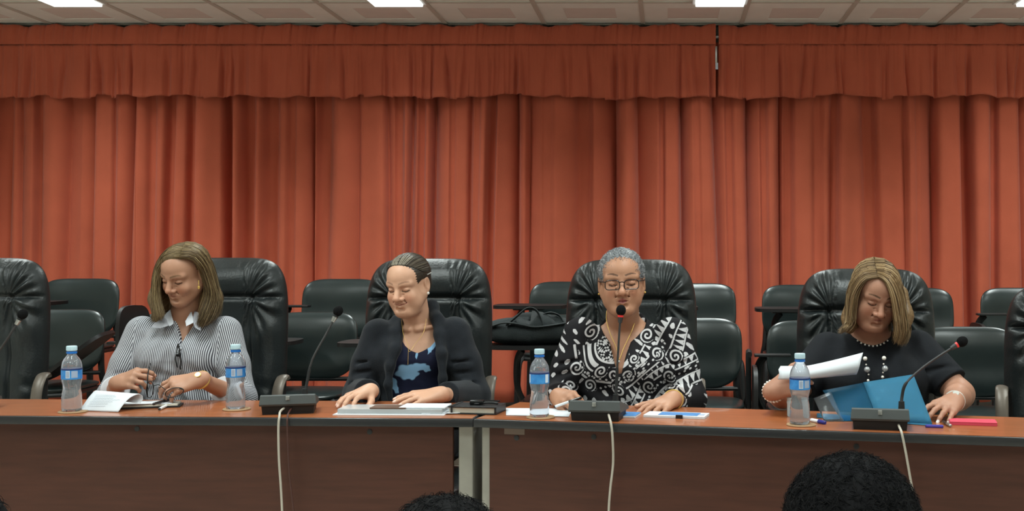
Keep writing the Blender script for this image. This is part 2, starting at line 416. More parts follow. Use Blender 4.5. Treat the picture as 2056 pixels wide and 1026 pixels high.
# ------------------------------------------------------------------ tables
TT = 0.75                                       # table top height
A_L = Vector((-2.62, 3.482)); B_L = Vector((-0.602, 3.398))
A_R = Vector((-0.602, 3.398)); B_R = Vector((1.42, 2.953))
TD = 0.40
def table(A, B, label, sticker=False, screws=()):
    d = B-A; L = d.length; a = math.atan2(d.y, d.x)
    root = thing('conference_table', label, 'table', (A.x, A.y, 0), a, 'conference tables')
    MB().box((L/2, TD/2+0.004, TT-0.0125), (L-0.012, TD-0.012, 0.025)).build('table_top', 'wood_top', root, smooth=False)
    e = MB()
    e.box((L/2, 0.004, TT-0.0135), (L, 0.012, 0.026), bev=0.004); e.box((L/2, TD, TT-0.0135), (L, 0.012, 0.026), bev=0.004)
    e.box((0.005, TD/2, TT-0.0135), (0.010, TD, 0.026), bev=0.004); e.box((L-0.005, TD/2, TT-0.0135), (0.010, TD, 0.026), bev=0.004)
    e.build('edge_band', 'edge_rubber', root)
    p0, p1 = (0.04, L-0.075) if A is A_L else (0.035, L-0.06)
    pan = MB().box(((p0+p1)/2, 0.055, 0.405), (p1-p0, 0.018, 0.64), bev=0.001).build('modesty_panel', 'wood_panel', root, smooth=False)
    for s in (0, 1):
        lx = (L-0.035) if s else 0.03
        leg = MB().box((lx, 0.20, 0.37), (0.045, 0.30, 0.70), bev=0.004).build('leg_panel', 'leg_metal', root, smooth=False)
        MB().box((lx, 0.20, 0.015), (0.05, 0.37, 0.03), bev=0.006).build('foot', 'black_frame', root, smooth=False)
    MB().box((L/2, 0.22, 0.70), (L-0.16, 0.05, 0.03)).build('rail', 'black_frame', root, smooth=False)
    for (sx, sz) in screws:
        q = MB(); q.lathe([(0.0085, 0), (0.0085, 0.0015), (0.004, 0.002)], 12, M=Matrix.Translation((sx, 0.046, sz)) @ Matrix.Rotation(PI/2, 4, 'X')); q.build('screw', 'edge_rubber', pan)
    if sticker:
        tag(MB().box((sticker[0], 0.0455, sticker[1]), (0.067, 0.0012, 0.019)).build('sticker', 'sticker', pan, smooth=False), 'blank beige label strip')
    return root
tabL = table(A_L, B_L, 'left conference table, wood top with dark panel, two women seated', screws=((0.93, 0.705), (1.68, 0.70)))
tabR = table(A_R, B_R, 'right conference table, angled nearer, with beige strip on its panel', sticker=(0.118, 0.708), screws=((0.125, 0.688), (0.375, 0.70), (1.17, 0.70)))
def on_table(px, back):
    """point on the table top at image column px, 'back' metres behind the front edge"""
    best = None
    for A, B in ((A_L, B_L), (A_R, B_R)):
        d = (B-A).normalized(); n = Vector((-d.y, d.x)); q = A+n*back
        # ray x = k*y
        k = (px-CX)/FOC; s = (k*q.y-q.x)/(d.x-k*d.y); p = q+d*s
        if best is None or (A is A_R and p.x > -0.602): best = (p, math.atan2(d.y, d.x))
    return Vector((best[0].x, best[0].y, TT)), best[1]

# ------------------------------------------------------------------ leather armchairs
def cushion(w, h, t, corner=3.5, nr=40, na=160, front=None, bend=0.0, bot=None, back_t=0.5, outline=None):
    """padded slab in the x-z plane (z 0..h), front at -y. front(u,v)->extra forward m, u,v in -1..1"""
    V = []
    def rim(a):
        c, s = math.cos(a), math.sin(a)
        e = corner if s > 0 or bot is None else bot
        return math.copysign(abs(c)**(2/e), c), math.copysign(abs(s)**(2/e), s)
    rs = [math.sin(PI/2*(i/nr)) for i in range(nr+1)]
    for side in (1, -1):
        for i in range(nr+1):
            r = rs[i] if side == 1 else rs[nr-i]
            if side == -1 and i == 0: continue
            for j in range(na):
                u0, v0 = rim(2*PI*j/na); u, v = u0*r, v0*r
                x = u*w/2; z = h/2+v*h/2
                if outline: x *= outline(v)
                th = math.sqrt(max(0, 1-r**5))*t/2
                y = -th if side == 1 else th*back_t
                if side == 1 and front: y -= front(u, v)*min(1, (1-r)*9)
                y += bend*(u*u)*-1
                V.append((x, y, z))
    m = MB(); nv = len(V)//na
    m.add(V, grid_mesh(V, na, nv, True)); return m
def leather_front(u, v):
    f = 0.0
    seam = lambda q, c, w: -math.exp(-((q-c)/w)**2)
    f += 0.020*seam(v, 0.60, 0.028)                                    # seam below the head pad
    f += 0.012*seam(v, -0.02, 0.022)*(1 if abs(u) > .48 else .5)
    f += 0.014*(seam(abs(u), 0.52, 0.03))*(1 if v < 0.6 else 0)
    f += 0.022*math.exp(-((v-0.80)/0.16)**2)*(1-u*u*.4)                # puffed head pad
    f += 0.014*(1 if abs(u) > 0.55 and v < 0.58 else 0)*math.exp(-((abs(u)-0.78)/0.17)**2)
    # gathers: fan from the seam corners, and along the top roll and sides
    a = math.atan2(v-0.60, abs(u)-0.50); rr = math.hypot(v-0.60, abs(u)-0.50)
    if abs(u) > 0.42: f += 0.0065*math.sin(a*17+1.3*math.sin(5*u)+2*u)*math.exp(-((rr-0.26)/0.20)**2)
    e = max(abs(u), abs(v))
    if v > 0.86: f += 0.006*math.sin(u*62+2*math.sin(9*u))*min(1, (v-0.86)/0.08)
    if abs(u) > 0.62 and v < 0.5: f += 0.006*math.sin(v*34+5*abs(u)+2.0*math.sin(v*7+u))*min(1, (abs(u)-0.62)/0.2)
    f += 0.004*math.sin(u*4+v*9)*math.sin(v*6-u*3)
    return f
CH_W, CH_H = 0.505, 0.78
lback = cushion(CH_W, CH_H, 0.15, corner=5.2, nr=64, na=260, front=leather_front, outline=lambda v: 1.0-0.03*max(0, v)**3, back_t=0.45).mesh('leather_back', 'black_leather', ang=3.2)
lseat = cushion(0.50, 0.50, 0.13, corner=5.0, nr=14, na=64, front=lambda u, v: 0.015*math.sin(u*3+1)).mesh('leather_seat', 'black_leather', ang=3.2)
def arm_mesh(s):
    path = smoothpath([(s*.258, -.05, .42), (s*.264, -.07, .60), (s*.265, -.06, .72), (s*.264, -.03, .772), (s*.261, .0, .785), (s*.256, .02, .775)], 6)
    m = MB(); m.tube(path, 0.018, 12, flat=(.5, 1.25)); return m.mesh('armrest', 'arm_bronze')
arms = [arm_mesh(-1), arm_mesh(1)]
def leather_chair(x, y, top, rz, label):
    t = thing('leather_chair', label, 'chair', (x, y, 0), rz, 'black leather armchairs')
    o = link('backrest', lback, t); o.location = (0, 0.02, top-CH_H); o.rotation_euler = (math.radians(-4), 0, 0)
    o = link('seat', lseat, t); o.location = (0, -0.02, 0.43); o.rotation_euler = (PI/2, 0, 0)
    for a in arms: link('armrest', a, t)
    m = MB().tube([(0, -.22, .08), (0, -.22, .38)], 0.028, 12); m.box((0, -.22, .375), (.26, .26, .03), bev=.005); m.build('column', 'black_frame', t)
    for k in range(5):
        a = k*2*PI/5+.3; c, s_ = math.cos(a), math.sin(a)
        l = MB().tube([(0, -.22, .11), (c*.15, -.22+s_*.15, .10), (c*.27, -.22+s_*.27, .075)], [.03, .025, .018], 8).build('base_spoke', 'black_frame', t)
        MB().lathe([(.0, -.012), (.027, -.012), (.03, -.006), (.03, .006), (.027, .012), (0, .012)], 14, M=Matrix.Translation((c*.27, -.22+s_*.27, .031)) @ Matrix.Rotation(a, 4, 'Z') @ Matrix.Rotation(PI/2, 4, 'X')).build('caster', 'black_frame', l)
    return t
leather_chair(-2.735, 4.35, 1.249, 0.0, 'empty black leather armchair cut off by the left edge')
leather_chair(-1.755, 4.30, 1.250, math.radians(-7), 'black leather armchair behind the woman in the striped shirt')
leather_chair(-0.941, 4.25, 1.247, math.radians(-4), 'black leather armchair behind the woman in the dark shawl')
leather_chair(-0.1415, 4.15, 1.244, math.radians(-3), 'black leather armchair behind the woman with short grey hair')
leather_chair(0.722, 4.00, 1.210, math.radians(-10), 'black leather armchair behind the blonde woman with papers')
leather_chair(1.452, 3.86, 1.155, math.radians(-14), 'empty black leather armchair cut off by the right edge')

# ------------------------------------------------------------------ tablet-arm chairs
vback = cushion(0.44, 0.335, 0.055, corner=4.2, bot=2.9, nr=22, na=96, front=lambda u, v: 0.010*(1-u*u)*(1-v*v)-0.012*math.exp(-((v+0.15)/.5)**2), bend=0.035).mesh('vinyl_back', 'black_vinyl', ang=3.2)
vseat = cushion(0.45, 0.42, 0.06, corner=4.0, nr=14, na=80, front=lambda u, v: 0.012*(1-u*u)).mesh('vinyl_seat', 'black_vinyl', ang=3.2)
def leg_mesh(s, fr):
    if fr: p = smoothpath([(s*.20, -.34, .435), (s*.225, -.37, .40), (s*.235, -.385, .20), (s*.24, -.40, 0.0)], 5)
    else: p = smoothpath([(s*.19, .02, .66), (s*.20, .005, .50), (s*.215, .02, .40), (s*.225, .06, .20), (s*.23, .10, 0.0)], 5)
    return MB().tube(p, 0.014, 8, flat=(1.0, 1.2)).mesh('leg', 'black_frame')
vlegs = [leg_mesh(-1, 1), leg_mesh(1, 1), leg_mesh(-1, 0), leg_mesh(1, 0)]
vframe = MB().tube(smoothpath([(-.21, .0, .43), (-.215, -.20, .432), (-.20, -.35, .43), (0, -.38, .428), (.20, -.35, .43), (.215, -.20, .432), (.21, 0, .43)], 5), .012, 8).tube([(-.2, 0, .50), (.2, 0, .50)], .011, 8).mesh('seat_frame', 'black_frame')
def tablet_outline(w, d):
    P = []
    for j in range(40):
        a = 2*PI*j/40; c, s = math.cos(a), math.sin(a); e = 4.5
        P.append((math.copysign(abs(c)**(2/e), c)*w/2*(1-.10*(s > 0)*s), math.copysign(abs(s)**(2/e), s)*d/2))
    return P
vtab = MB().prism(tablet_outline(.38, .29), .018).mesh('writing_tablet', 'black_board')
vpost = MB().tube(smoothpath([(-.235, -.10, .43), (-.262, -.12, .50), (-.262, -.13, .62), (-.235, -.16, .675)], 5), .016, 8, flat=(.8, 1.3)).box((-.20, -.18, .683), (.16, .06, .012), bev=.003).mesh('tablet_arm', 'black_frame')
vside = MB().box((.245, -.17, .56), (.024, .05, .26), bev=.008).tube(smoothpath([(.235, -.06, .43), (.245, -.10, .5), (.245, -.16, .66), (.245, -.2, .69), (.245, -.30, .685)], 5), .013, 8).mesh('side_bracket', 'black_frame')
def tablet_chair(x, y, z, rz, label, tab='open', group='chairs', side=False, zs=1.0, tx=0.0):
    t = thing('tablet_chair', label, 'chair', (x, y, z), rz, group); t.scale = (1, 1, zs)
    o = link('backrest', vback, t); o.location = (0, 0, .495); o.rotation_euler = (math.radians(-9), 0, 0)
    o = link('seat', vseat, t); o.location = (0, .02, .455); o.rotation_euler = (PI/2, 0, 0)
    for l in vlegs: link('leg', l, t)
    link('seat_frame', vframe, t)
    if tab == 'open':
        p = link('tablet_arm', vpost, t); p.location.x = tx; o = link('writing_tablet', vtab, t); o.location = (-.185+tx, -.21, .690)
    elif tab == 'down':
        link('tablet_arm', vpost, t); o = link('writing_tablet', vtab, t); o.location = (-.287, -.20, .49); o.rotation_euler = (PI/2, 0, PI/2)
    elif tab == 'tilt':
        link('tablet_arm', vpost, t); o = link('writing_tablet', vtab, t); o.location = (.219, -.28, .605); o.rotation_euler = (math.radians(4), math.radians(-37.5), 0)
    elif tab == 'up':
        link('tablet_arm', vpost, t); o = link('writing_tablet', vtab, t); o.location = (-.18, -.16, .675); o.rotation_euler = (0, PI/2, math.radians(-3))
    if side: link('side_bracket', vside, t)
    return t
GF, GR = 'black chairs of the nearer row behind the panel', 'black chairs of the raised rear row'
RF, RR = 0.15, 0.30
tablet_chair(-3.14, 5.68, RF, .05, 'black vinyl chair with a slanting folded tablet beside the left leather armchair', 'tilt', GF)
tablet_chair(-2.44, 5.52, RF, 0, 'black chair with raised tablet mostly hidden behind the striped-shirt woman', 'up', GF)
tablet_chair(-1.747, 5.40, RF, 0, 'black vinyl chair seen whole behind the leftmost goose-neck microphone with base', 'open', GF)
tablet_chair(-1.147, 5.33, RF, 0, 'black chair mostly hidden behind the shawl woman, only tablet edge showing', 'open', GF)
CH_BAG = tablet_chair(-0.43, 5.18, RF, 0, 'black chair whose writing tablet carries the dark bag', 'open', GF)
tablet_chair(0.124, 5.05, RF, -.05, 'black vinyl nearer-row chair right of the grey-haired woman', 'down', GF, side=True, zs=.99)
tablet_chair(0.67, 4.98, RF, -.05, 'black nearer-row chair half hidden behind the blonde woman armchair', 'down', GF, zs=.98)
tablet_chair(1.328, 4.86, RF, -.08, 'black vinyl chair with wide shiny back right of the blonde woman', 'down', GF, zs=.955)
tablet_chair(-3.335, 6.22, RR, .05, 'black rear-row chair above the slanting tablet at far left', 'open', GR)
tablet_chair(-1.82, 6.12, RR, 0, 'black rear-row chair between the striped-shirt and shawl women', 'down', GR)
tablet_chair(-0.54, 6.02, RR, 0, 'black rear-row chair above the dark bag, tablet opened flat', 'open', GR, zs=.985)
tablet_chair(0.155, 5.98, RR, 0, 'black rear-row chair just right of the grey-haired woman', 'open', GR, zs=.975)
tablet_chair(0.735, 5.98, RR, 0, 'black rear-row chair with flat tablet left of the blonde woman', 'open', GR, zs=.965, tx=.10)
tablet_chair(1.34, 5.98, RR, -.03, 'black rear-row chair just right of the blonde woman armchair', 'open', GR, zs=.945)
tablet_chair(1.93, 5.98, RR, -.05, 'black rear-row chair beside the right edge of the picture', 'down', GR, zs=.945)
# ------------------------------------------------------------------ bag on the tablet
bt = Vector((-0.43-.185, 5.18-.21, RF+.708))
def noise1(x, s): return math.sin(x*1.7+s)+.6*math.sin(x*3.9+2*s)+.4*math.sin(x*8.3+5*s)
bag = thing('shoulder_bag', 'dark fabric bag slumped on a chair tablet behind the shawl woman', 'bag', bt, 0.03)
V = []; nu, nv = 64, 14
for j in range(nv):
    t = j/(nv-1); ph = PI*t
    for i in range(nu):
        a = 2*PI*i/nu; c, s = math.cos(a), math.sin(a)
        ex = math.copysign(abs(c)**.6, c); ey = math.copysign(abs(s)**.7, s)
        r = math.sin(ph)**.45
        z = (1-math.cos(ph))/2*(.125+.018*noise1(ex*2.5+s, 1)-.035*max(0, -ex)*.4)+.010*noise1(a*2, 2+t*4)*math.sin(ph)*.3
        V.append((ex*r*(.215+.008*noise1(a, 3)), ey*r*(.13+.006*noise1(a*1.3, 4)), max(0, z)))
MB().add(V, grid_mesh(V, nu, nv, True)).build('pouch', 'bag_cloth', bag, ang=3.2)
MB().tube(smoothpath([(-.10, -.115, .09), (-.06, -.12, .125), (-.01, -.115, .165), (.03, -.11, .155), (.055, -.12, .11), (.06, -.128, .075)], 6), .013, 8, flat=(.35, 1.3)).build('handle', 'bag_cloth', bag)
MB().tube(smoothpath([(-.19, -.10, .075), (-.12, -.13, .10), (-.06, -.14, .10), (.02, -.145, .085), (.09, -.14, .09), (.16, -.11, .10)], 6), .012, 8, flat=(.35, 1.2)).build('flap_edge', 'bag_cloth', bag)
MB().tube(smoothpath([(.05, -.07, .13), (.09, -.09, .145), (.13, -.08, .13), (.15, -.09, .10)], 6), .012, 8, flat=(.4, 1.2)).build('handle', 'bag_cloth', bag)

# ------------------------------------------------------------------ bottles on coasters
def bottle(px, py, label, barcode, back, clabel, rz=0):
    p, a = on_table(px, back)
    # depth so that the foot lands on py
    y = (EYE-TT-0.004)*FOC/(py-CY); p = atz(px, TT, y)
    tag(MB().lathe([(0.0, 0), (.043, 0), (.0445, .0015), (.043, .004), (0.0, .004)], 36, M=Matrix.Translation(p+Vector((.004, 0, .0002)))).build('coaster', 'coaster'), clabel, 'coaster', 'round drink coasters')
    t = thing('water_bottle', label, 'bottle', p+Vector((0, 0, .0044)), rz, 'plastic water bottles')
    prof = [(0, .004), (.018, .001), (.026, 0), (.0295, .004), (.0305, .012), (.0300, .022), (.0308, .026), (.0296, .031), (.0306, .036), (.0292, .041), (.0300, .046), (.0285, .051), (.0290, .056), (.0274, .062), (.0262, .070), (.0258, .078), (.0266, .086), (.0288, .094), (.0300, .100), (.0303, .104), (.0303, .136), (.0306, .140), (.0300, .148), (.0272, .160), (.0222, .170), (.0160, .178), (.0133, .183), (.0125, .190), (.0125, .1935)]
    MB().lathe(prof, 40).build('body', 'pet_water', t, ang=1.2)
    MB().lathe([(.03055, .1035), (.0310, .104), (.0310, .1355), (.03055, .136)], 48).build('label_wrap', 'label_blue', t)
    MB().lathe([(.0311, .1335), (.0314, .134), (.0314, .1372), (.0311, .1377)], 48).build('label_stripe', 'label_dark', t)
    def patch(a0, a1, z0, z1, r, m, nm):
        q = MB(); n = 8; V = []
        for zz in (z0, z1):
            for i in range(n): g = a0+(a1-a0)*i/(n-1); V.append((r*math.cos(g), r*math.sin(g), zz))
        q.add(V, [(i, i+1, n+i+1, n+i) for i in range(n-1)]); return q.build(nm, m, t)
    if barcode is not None:
        b0 = -PI/2+barcode
        patch(b0-.20, b0+.20, .108, .132, .0314, 'label_white', 'barcode')
        for k in range(7): patch(b0-.15+k*.045, b0-.15+k*.045+.02, .110, .130, .0316, 'barcode_bar', 'bar')
        patch(b0+.34, b0+.95, .109, .131, .0313, 'paper_print', 'fine_print')
    else:
        patch(-PI/2+.75, -PI/2+1.2, .107, .133, .0313, 'label_white', 'label_seam')
        patch(-PI/2-1.2, -PI/2-.95, .107, .133, .0313, 'label_white', 'label_seam')
    cap = [(0, .1945), (.0150, .1945), (.0155, .196), (.0155, .2085), (.0150, .2100), (0, .2102)]
    c = MB().lathe(cap, 30).build('cap', 'cap_white', t)
    r = MB()
    for k in range(30):
        g = 2*PI*k/30; r.box((.0156*math.cos(g), .0156*math.sin(g), .202), (.0009, .0009, .012))
    r.build('cap_ribs', 'cap_white', c)
    MB().lathe([(.0138, .1850), (.0158, .1855), (.0158, .1915), (.0138, .1925)], 30).build('neck_ring', 'cap_blue', t)
    return t
bottle(144, 825, 'water bottle left of the folded white notepad', .12, .10, 'coaster under the water bottle beside the folded notepad')
bottle(473, 820, 'water bottle standing near the striped-shirt woman wristwatch arm', .15, .10, 'coaster under the water bottle by the striped-shirt woman elbow')
bottle(1083, 836, 'water bottle with plain blue label before the patterned blouse', None, .08, 'coaster under the bottle before the patterned blouse')
bottle(1606, 851, 'water bottle in front of the blonde woman papers', .0, .06, 'coaster under the bottle before the blonde woman papers')

# ------------------------------------------------------------------ delegate microphones
def mic(px, py, rz, neck, label, lit, cable, right=1, cable2=None, wide=0.165):
    y = (EYE-TT)*FOC/(py-CY); p = atz(px, TT, y)
    t = thing('microphone_unit', label, 'microphone', p, rz, 'goose-neck delegate microphones')
    inv = (Matrix.Translation(p) @ Matrix.Rotation(rz, 4, 'Z')).inverted()
    w = wide
    def wedge(prof, w0, w1=None):
        q = MB(); n = len(prof); V = []
        for s in (-1, 1):
            for (d, z, ww) in prof: V.append((s*ww/2, d, z))
        q.add(V, [tuple(range(n)), tuple(reversed(range(n, 2*n)))]+[(i, n+i, n+(i+1) % n, (i+1) % n) for i in range(n)]); return q
    wedge([(0.006, 0.0, w*.90), (0.0, 0.028, w*.93), (.125, .022, w*.93), (.125, 0.0, w*.90)], w).build('base', 'mic_dark', t, smooth=False)
    wedge([(-.006, .028, w*.99), (-.010, .034, w), (-.004, .060, w*.97), (.004, .063, w*.96), (.138, .032, w), (.140, .022, w)], w).build('console', 'mic_grey', t, smooth=False)
    MB().box((0, -.0085, .053), (.012, .004, .013), bev=.001).box((0, -.011, .052), (.006, .002, .004)).build('socket_plate', 'mic_silver', t)
    pts = [inv @ q for q in neck]
    sp = smoothpath(pts, 10); k = len(sp); n1 = int(k*.42)
    MB().tube(sp[:n1+1], [0.0050]*(n1-1)+[.0045, .0038], 10).build('flexible_neck', 'mic_dark', t)
    MB().tube(sp[n1:], .0034, 10).build('neck', 'mic_neck', t)
    MB().tube([pts[0]-Vector((0, 0, .012)), pts[0]+Vector((0, 0, .018))], [.010, .0085], 12).build('neck_collar', 'mic_dark', t)
    d = (sp[-1]-sp[-4]).normalized(); h = sp[-1]
    MB().tube([h-d*.022, h-d*.004], [.0062, .0085], 12).build('capsule', 'mic_silver' if not lit else 'mic_neck', t)
    MB().tube([h-d*.004, h+d*.002], .0088, 14).build('light_ring', 'red_led' if lit else 'mic_dark', t)
    R = d.to_track_quat('Z', 'Y').to_matrix().to_4x4(); R.translation = h+d*.017
    MB().ball((0, 0, 0), .0158, 18, M=R, sc=(1, 1, 1.12)).build('foam_windscreen', 'foam', t)
    MB().tube(smoothpath([inv @ q for q in cable], 8), .0036, 8).build('cable', 'grey_cable', t)
    if cable2: MB().tube(smoothpath([inv @ q for q in cable2], 8), .0026, 8).build('cable', 'dark_cable', t)
    return t
def edge_y(px): return on_table(px, 0.0)[0].y
e = edge_y(566)
mic(578, 832, math.radians(14), [atz(612, TT+.056, 3.56), at(617, 765, 3.57), at(627, 722, 3.58), at(655, 670, 3.60), at(674, 634, 3.61)],
    'dark goose-neck microphone unit between the striped-shirt and shawl women', False,
    [at(572, 818, 3.50), at(563, 826, 3.46), at(561, 836, e-.012), at(559, 858, e-.018), at(560, 920, e-.01), at(564, 980, e), at(567, 1050, e), at(568, 1200, e)], wide=.172,
    cable2=[at(585, 820, 3.50), at(580, 828, 3.46), at(577, 838, e-.010), at(577, 870, e-.012), at(581, 950, e), at(590, 1040, e), at(594, 1200, e)])
e = edge_y(1225)
mic(1194, 846, math.radians(-8), [atz(1236, TT+.056, 3.42), at(1238, 765, 3.43), at(1240, 725, 3.43), at(1243, 675, 3.43), at(1246, 634, 3.43)],
    'goose-neck microphone unit in front of the grey-haired woman mouth', True,
    [at(1222, 832, 3.34), at(1224, 840, 3.31), at(1227, 852, e-.014), at(1230, 880, e-.014), at(1231, 930, e), at(1225, 985, e), at(1222, 1040, e), at(1221, 1200, e)], wide=.162)
e = edge_y(1805)
mic(1767, 864, math.radians(-11), [atz(1810, TT+.056, 3.25), at(1811, 797, 3.26), at(1819, 770, 3.26), at(1850, 740, 3.27), at(1890, 712, 3.28), at(1922, 692, 3.28)],
    'goose-neck microphone unit with bent neck in front of the blue folder', True,
    [at(1803, 850, 3.18), at(1806, 858, 3.15), at(1810, 868, e-.014), at(1817, 900, e-.014), at(1826, 950, e-.005), at(1836, 1010, e), at(1840, 1060, e), at(1844, 1200, e)], wide=.168)
e = edge_y(-90)
mic(-95, 826, math.radians(4), [atz(-55, TT+.056, 3.60), at(-48, 775, 3.60), at(-28, 740, 3.61), at(8, 690, 3.62), at(40, 640, 3.63)],
    'goose-neck microphone reaching in from the left edge', False,
    [at(-100, 818, 3.50), at(-105, 826, 3.47), at(-106, 838, e-.012), at(-106, 900, e-.01), at(-105, 1000, e), at(-104, 1200, e)])

# ------------------------------------------------------------------ papers, pads, pens on the tables
def rect_block(name, label, cat, c, sx, sy, sz, rz, m, group=None, bev=.0006):
    o = MB().box((0, 0, sz/2), (sx, sy, sz), bev=bev).build(name, m, None, smooth=False); o.location = c; o.rotation_euler = (0, 0, rz)
    return tag(o, label, cat, group)
def gpt(px, py, dz=0.0):
    """point on the table plane (plus dz) seen at px,py"""
    y = (EYE-TT-dz)*FOC/(py-CY); return atz(px, TT+dz, y)
def sheet(name, label, cat, corners, m, thick=.0015, nu=10, nv=8, fn=None, parent=None):
    a, b, c, d = [Vector(q) for q in corners]; V = []
    for j in range(nv):
        for i in range(nu):
            u, v = i/(nu-1), j/(nv-1); p = (a*(1-u)+b*u)*(1-v)+(d*(1-u)+c*u)*v
            if fn: p = p+Vector(fn(u, v))
            V.append(p)
    cen = sum(V, Vector())/len(V); cen.z = min(p.z for p in V)
    o = MB().add([p-cen for p in V], grid_mesh(V, nu, nv)).build(name, m, parent, ang=1.0); o.location = cen
    s = o.modifiers.new('thick', 'SOLIDIFY'); s.thickness = thick; s.offset = 1
    if label: tag(o, label, cat)
    return o
def pen(p0, p1, label, bodym, capm, r=.0046, group='pens', clip=True):
    p0, p1 = Vector(p0), Vector(p1); t = thing('pen', label, 'pen', p0, 0, group); d = p1-p0
    MB().tube([d*.06, d*.55], r, 10).build('barrel', bodym, t)
    c = MB().tube([d*.55, d*.97, d], [r*1.12, r*1.12, r*.7], 10).build('cap', capm, t)
    MB().tube([d*0, d*.06], [r*.35, r*.95], 10).build('tip', capm, t)
    if clip: MB().tube([d*.62+Vector((0, -r*1.1, r*.6)), d*.94+Vector((0, -r*1.1, r*.6))], .0012, 6).build('clip', 'mic_silver', t)
    return t
# striped-shirt woman: notebook with loose sheets, folded page curling to the front
nb = thing('notebook', 'open notebook under the folded page before the striped-shirt woman', 'notebook', gpt(300, 817), .28)
MB().box((0, 0, .003), (.20, .085, .006), bev=.001).build('cover', 'black_cover', nb, smooth=False)
MB().box((-.004, 0, .009), (.192, .08, .006), bev=.0008).build('pages', 'paper_cream', nb, smooth=False)
for k in range(3):
    o = MB().box((0, 0, .0006), (.17-.01*k, .072, .0012)).build('loose_sheet', 'paper', nb, smooth=False); o.location = (-.01-.01*k, -.004*k, .0125+.0014*k); o.rotation_euler = (0, 0, .06*k-.05)
def curl(u, v):
    return (0.0, 0, .0)
V = []; nu, nv = 22, 10
A0 = gpt(160, 824, .002); A1 = gpt(237, 827, .002)
B0 = at(190, 784, 3.62); B1 = at(277, 791, 3.60)
for j in range(nv):
    v = j/(nv-1)
    L = A0.lerp(A1, v)
    for i in range(nu):
        u = i/(nu-1)
        if u < .8:
            s = u/.8; p = A0.lerp(B0, s).lerp(A1.lerp(B1, s), v); p.z += .012*math.sin(PI*s)*(.3+.7*v)
        else:
            g = (u-.8)/.2*PI*1.15; top = B0.lerp(B1, v); r = .012+.004*v
            p = top+Vector((r*math.sin(g)*.6, r*math.sin(g)*.8+.004, -r*(1-math.cos(g))))
        V.append(p)
cen = Vector((A0.x*.5+B1.x*.5, 3.58, TT+.002))
pg = MB().add([p-cen for p in V], grid_mesh(V, nu, nv)).build('folded_page', 'paper', None, ang=3.2); pg.location = cen
pg.modifiers.new('thick', 'SOLIDIFY').thickness = .0012
tag(pg, 'folded white page curling forward right of the leftmost bottle', 'paper')
lines = random.Random(4)
for k in range(7):                                            # faint handwriting on the folded page
    s = .18+.09*k; v0 = .12+.05*lines.random(); v1 = .55+.35*lines.random(); q = []
    for i in range(24):
        v = v0+(v1-v0)*i/23; p = A0.lerp(B0, s+.012*math.sin(i*2.3+k)).lerp(A1.lerp(B1, s+.012*math.sin(i*2.3+k)), v); p.z += .012*math.sin(PI*s)*(.3+.7*v)+.0012; p.y -= .0008; q.append(p-cen)
    MB().tube(q, .0004, 3).build('handwriting', 'pencil', pg)
pen(gpt(318, 822, .005), gpt(352, 806, .009), 'black and silver pen at the end of the striped-shirt woman notebook', 'pen_white', 'pen_black')
pen(gpt(306, 812, .020), gpt(345, 800, .020), 'dark pen lying on top of the open notebook', 'pen_black', 'pen_black')
# shawl woman: clear case with papers under her hands
p, a = on_table(782, .075)
cs = thing('document_case', 'flat clear plastic case of papers under the shawl woman hands', 'document case', p, a+.01)
wd = .335
MB().box((0, .06, .0012), (wd+.02, .15, .0022)).build('bottom_sheet', 'paper', cs, smooth=False)
MB().box((0, .055, .010), (wd, .11, .016), bev=.001).build('case_body', 'clear_plastic', cs, smooth=False)
MB().box((-.01, .06, .0125), (wd*.93, .095, .009), bev=.0005).build('paper_stack', 'paper', cs, smooth=False)
MB().box((wd*.30, .058, .0205), (wd*.44, .10, .004), bev=.0005).build('top_sheet', 'paper', cs, smooth=False)
MB().box((-wd*.02, .035, .0205), (.115, .07, .0035), bev=.0005).build('brown_card', 'brown_card', cs, smooth=False)
o = MB().box((0, 0, .001), (.12, .10, .002)).build('loose_sheet', 'paper', cs, smooth=False); o.location = (wd*.46, .055, .0032); o.rotation_euler = (0, 0, .18)
p, a = on_table(948, .09)
ag = thing('planner', 'black elastic-banded planner at the joint of the tables', 'book', p, a-.10)
MB().box((0, .05, .0022), (.160, .105, .004), bev=.001).build('cover', 'black_cover', ag, smooth=False)
MB().box((-.003, .052, .013), (.150, .098, .017), bev=.001).build('pages', 'paper_cream', ag, smooth=False)
MB().box((0, .05, .0235), (.160, .105, .004), bev=.001).build('cover', 'black_cover', ag, smooth=False)
MB().box((-.067, -.0035, .0125), (.006, .002, .026)).box((-.067, .05, .0262), (.006, .105, .0015)).build('elastic_band', 'black_cover', ag, smooth=False)
MB().box((.077, .05, .013), (.006, .105, .02)).build('spine', 'black_cover', ag, smooth=False)
ph = thing('spectacles', 'small black folded spectacles lying on the black planner', 'spectacles', p+Vector((.03, .045, .0258)), a)
MB().tube(smoothpath([(-.045, 0, .004), (-.02, -.012, .004), (.0, 0, .006), (.03, .004, .006), (.045, .0, .004)], 6), .004, 8).build('frame', 'black_cover', ph)
MB().box((-.022, .0, .009), (.045, .028, .012), bev=.004).build('lens_pair', 'pen_black', ph)
MB().tube([(-.04, .01, .012), (.05, .012, .010)], .0025, 6).build('temple', 'pen_black', ph)
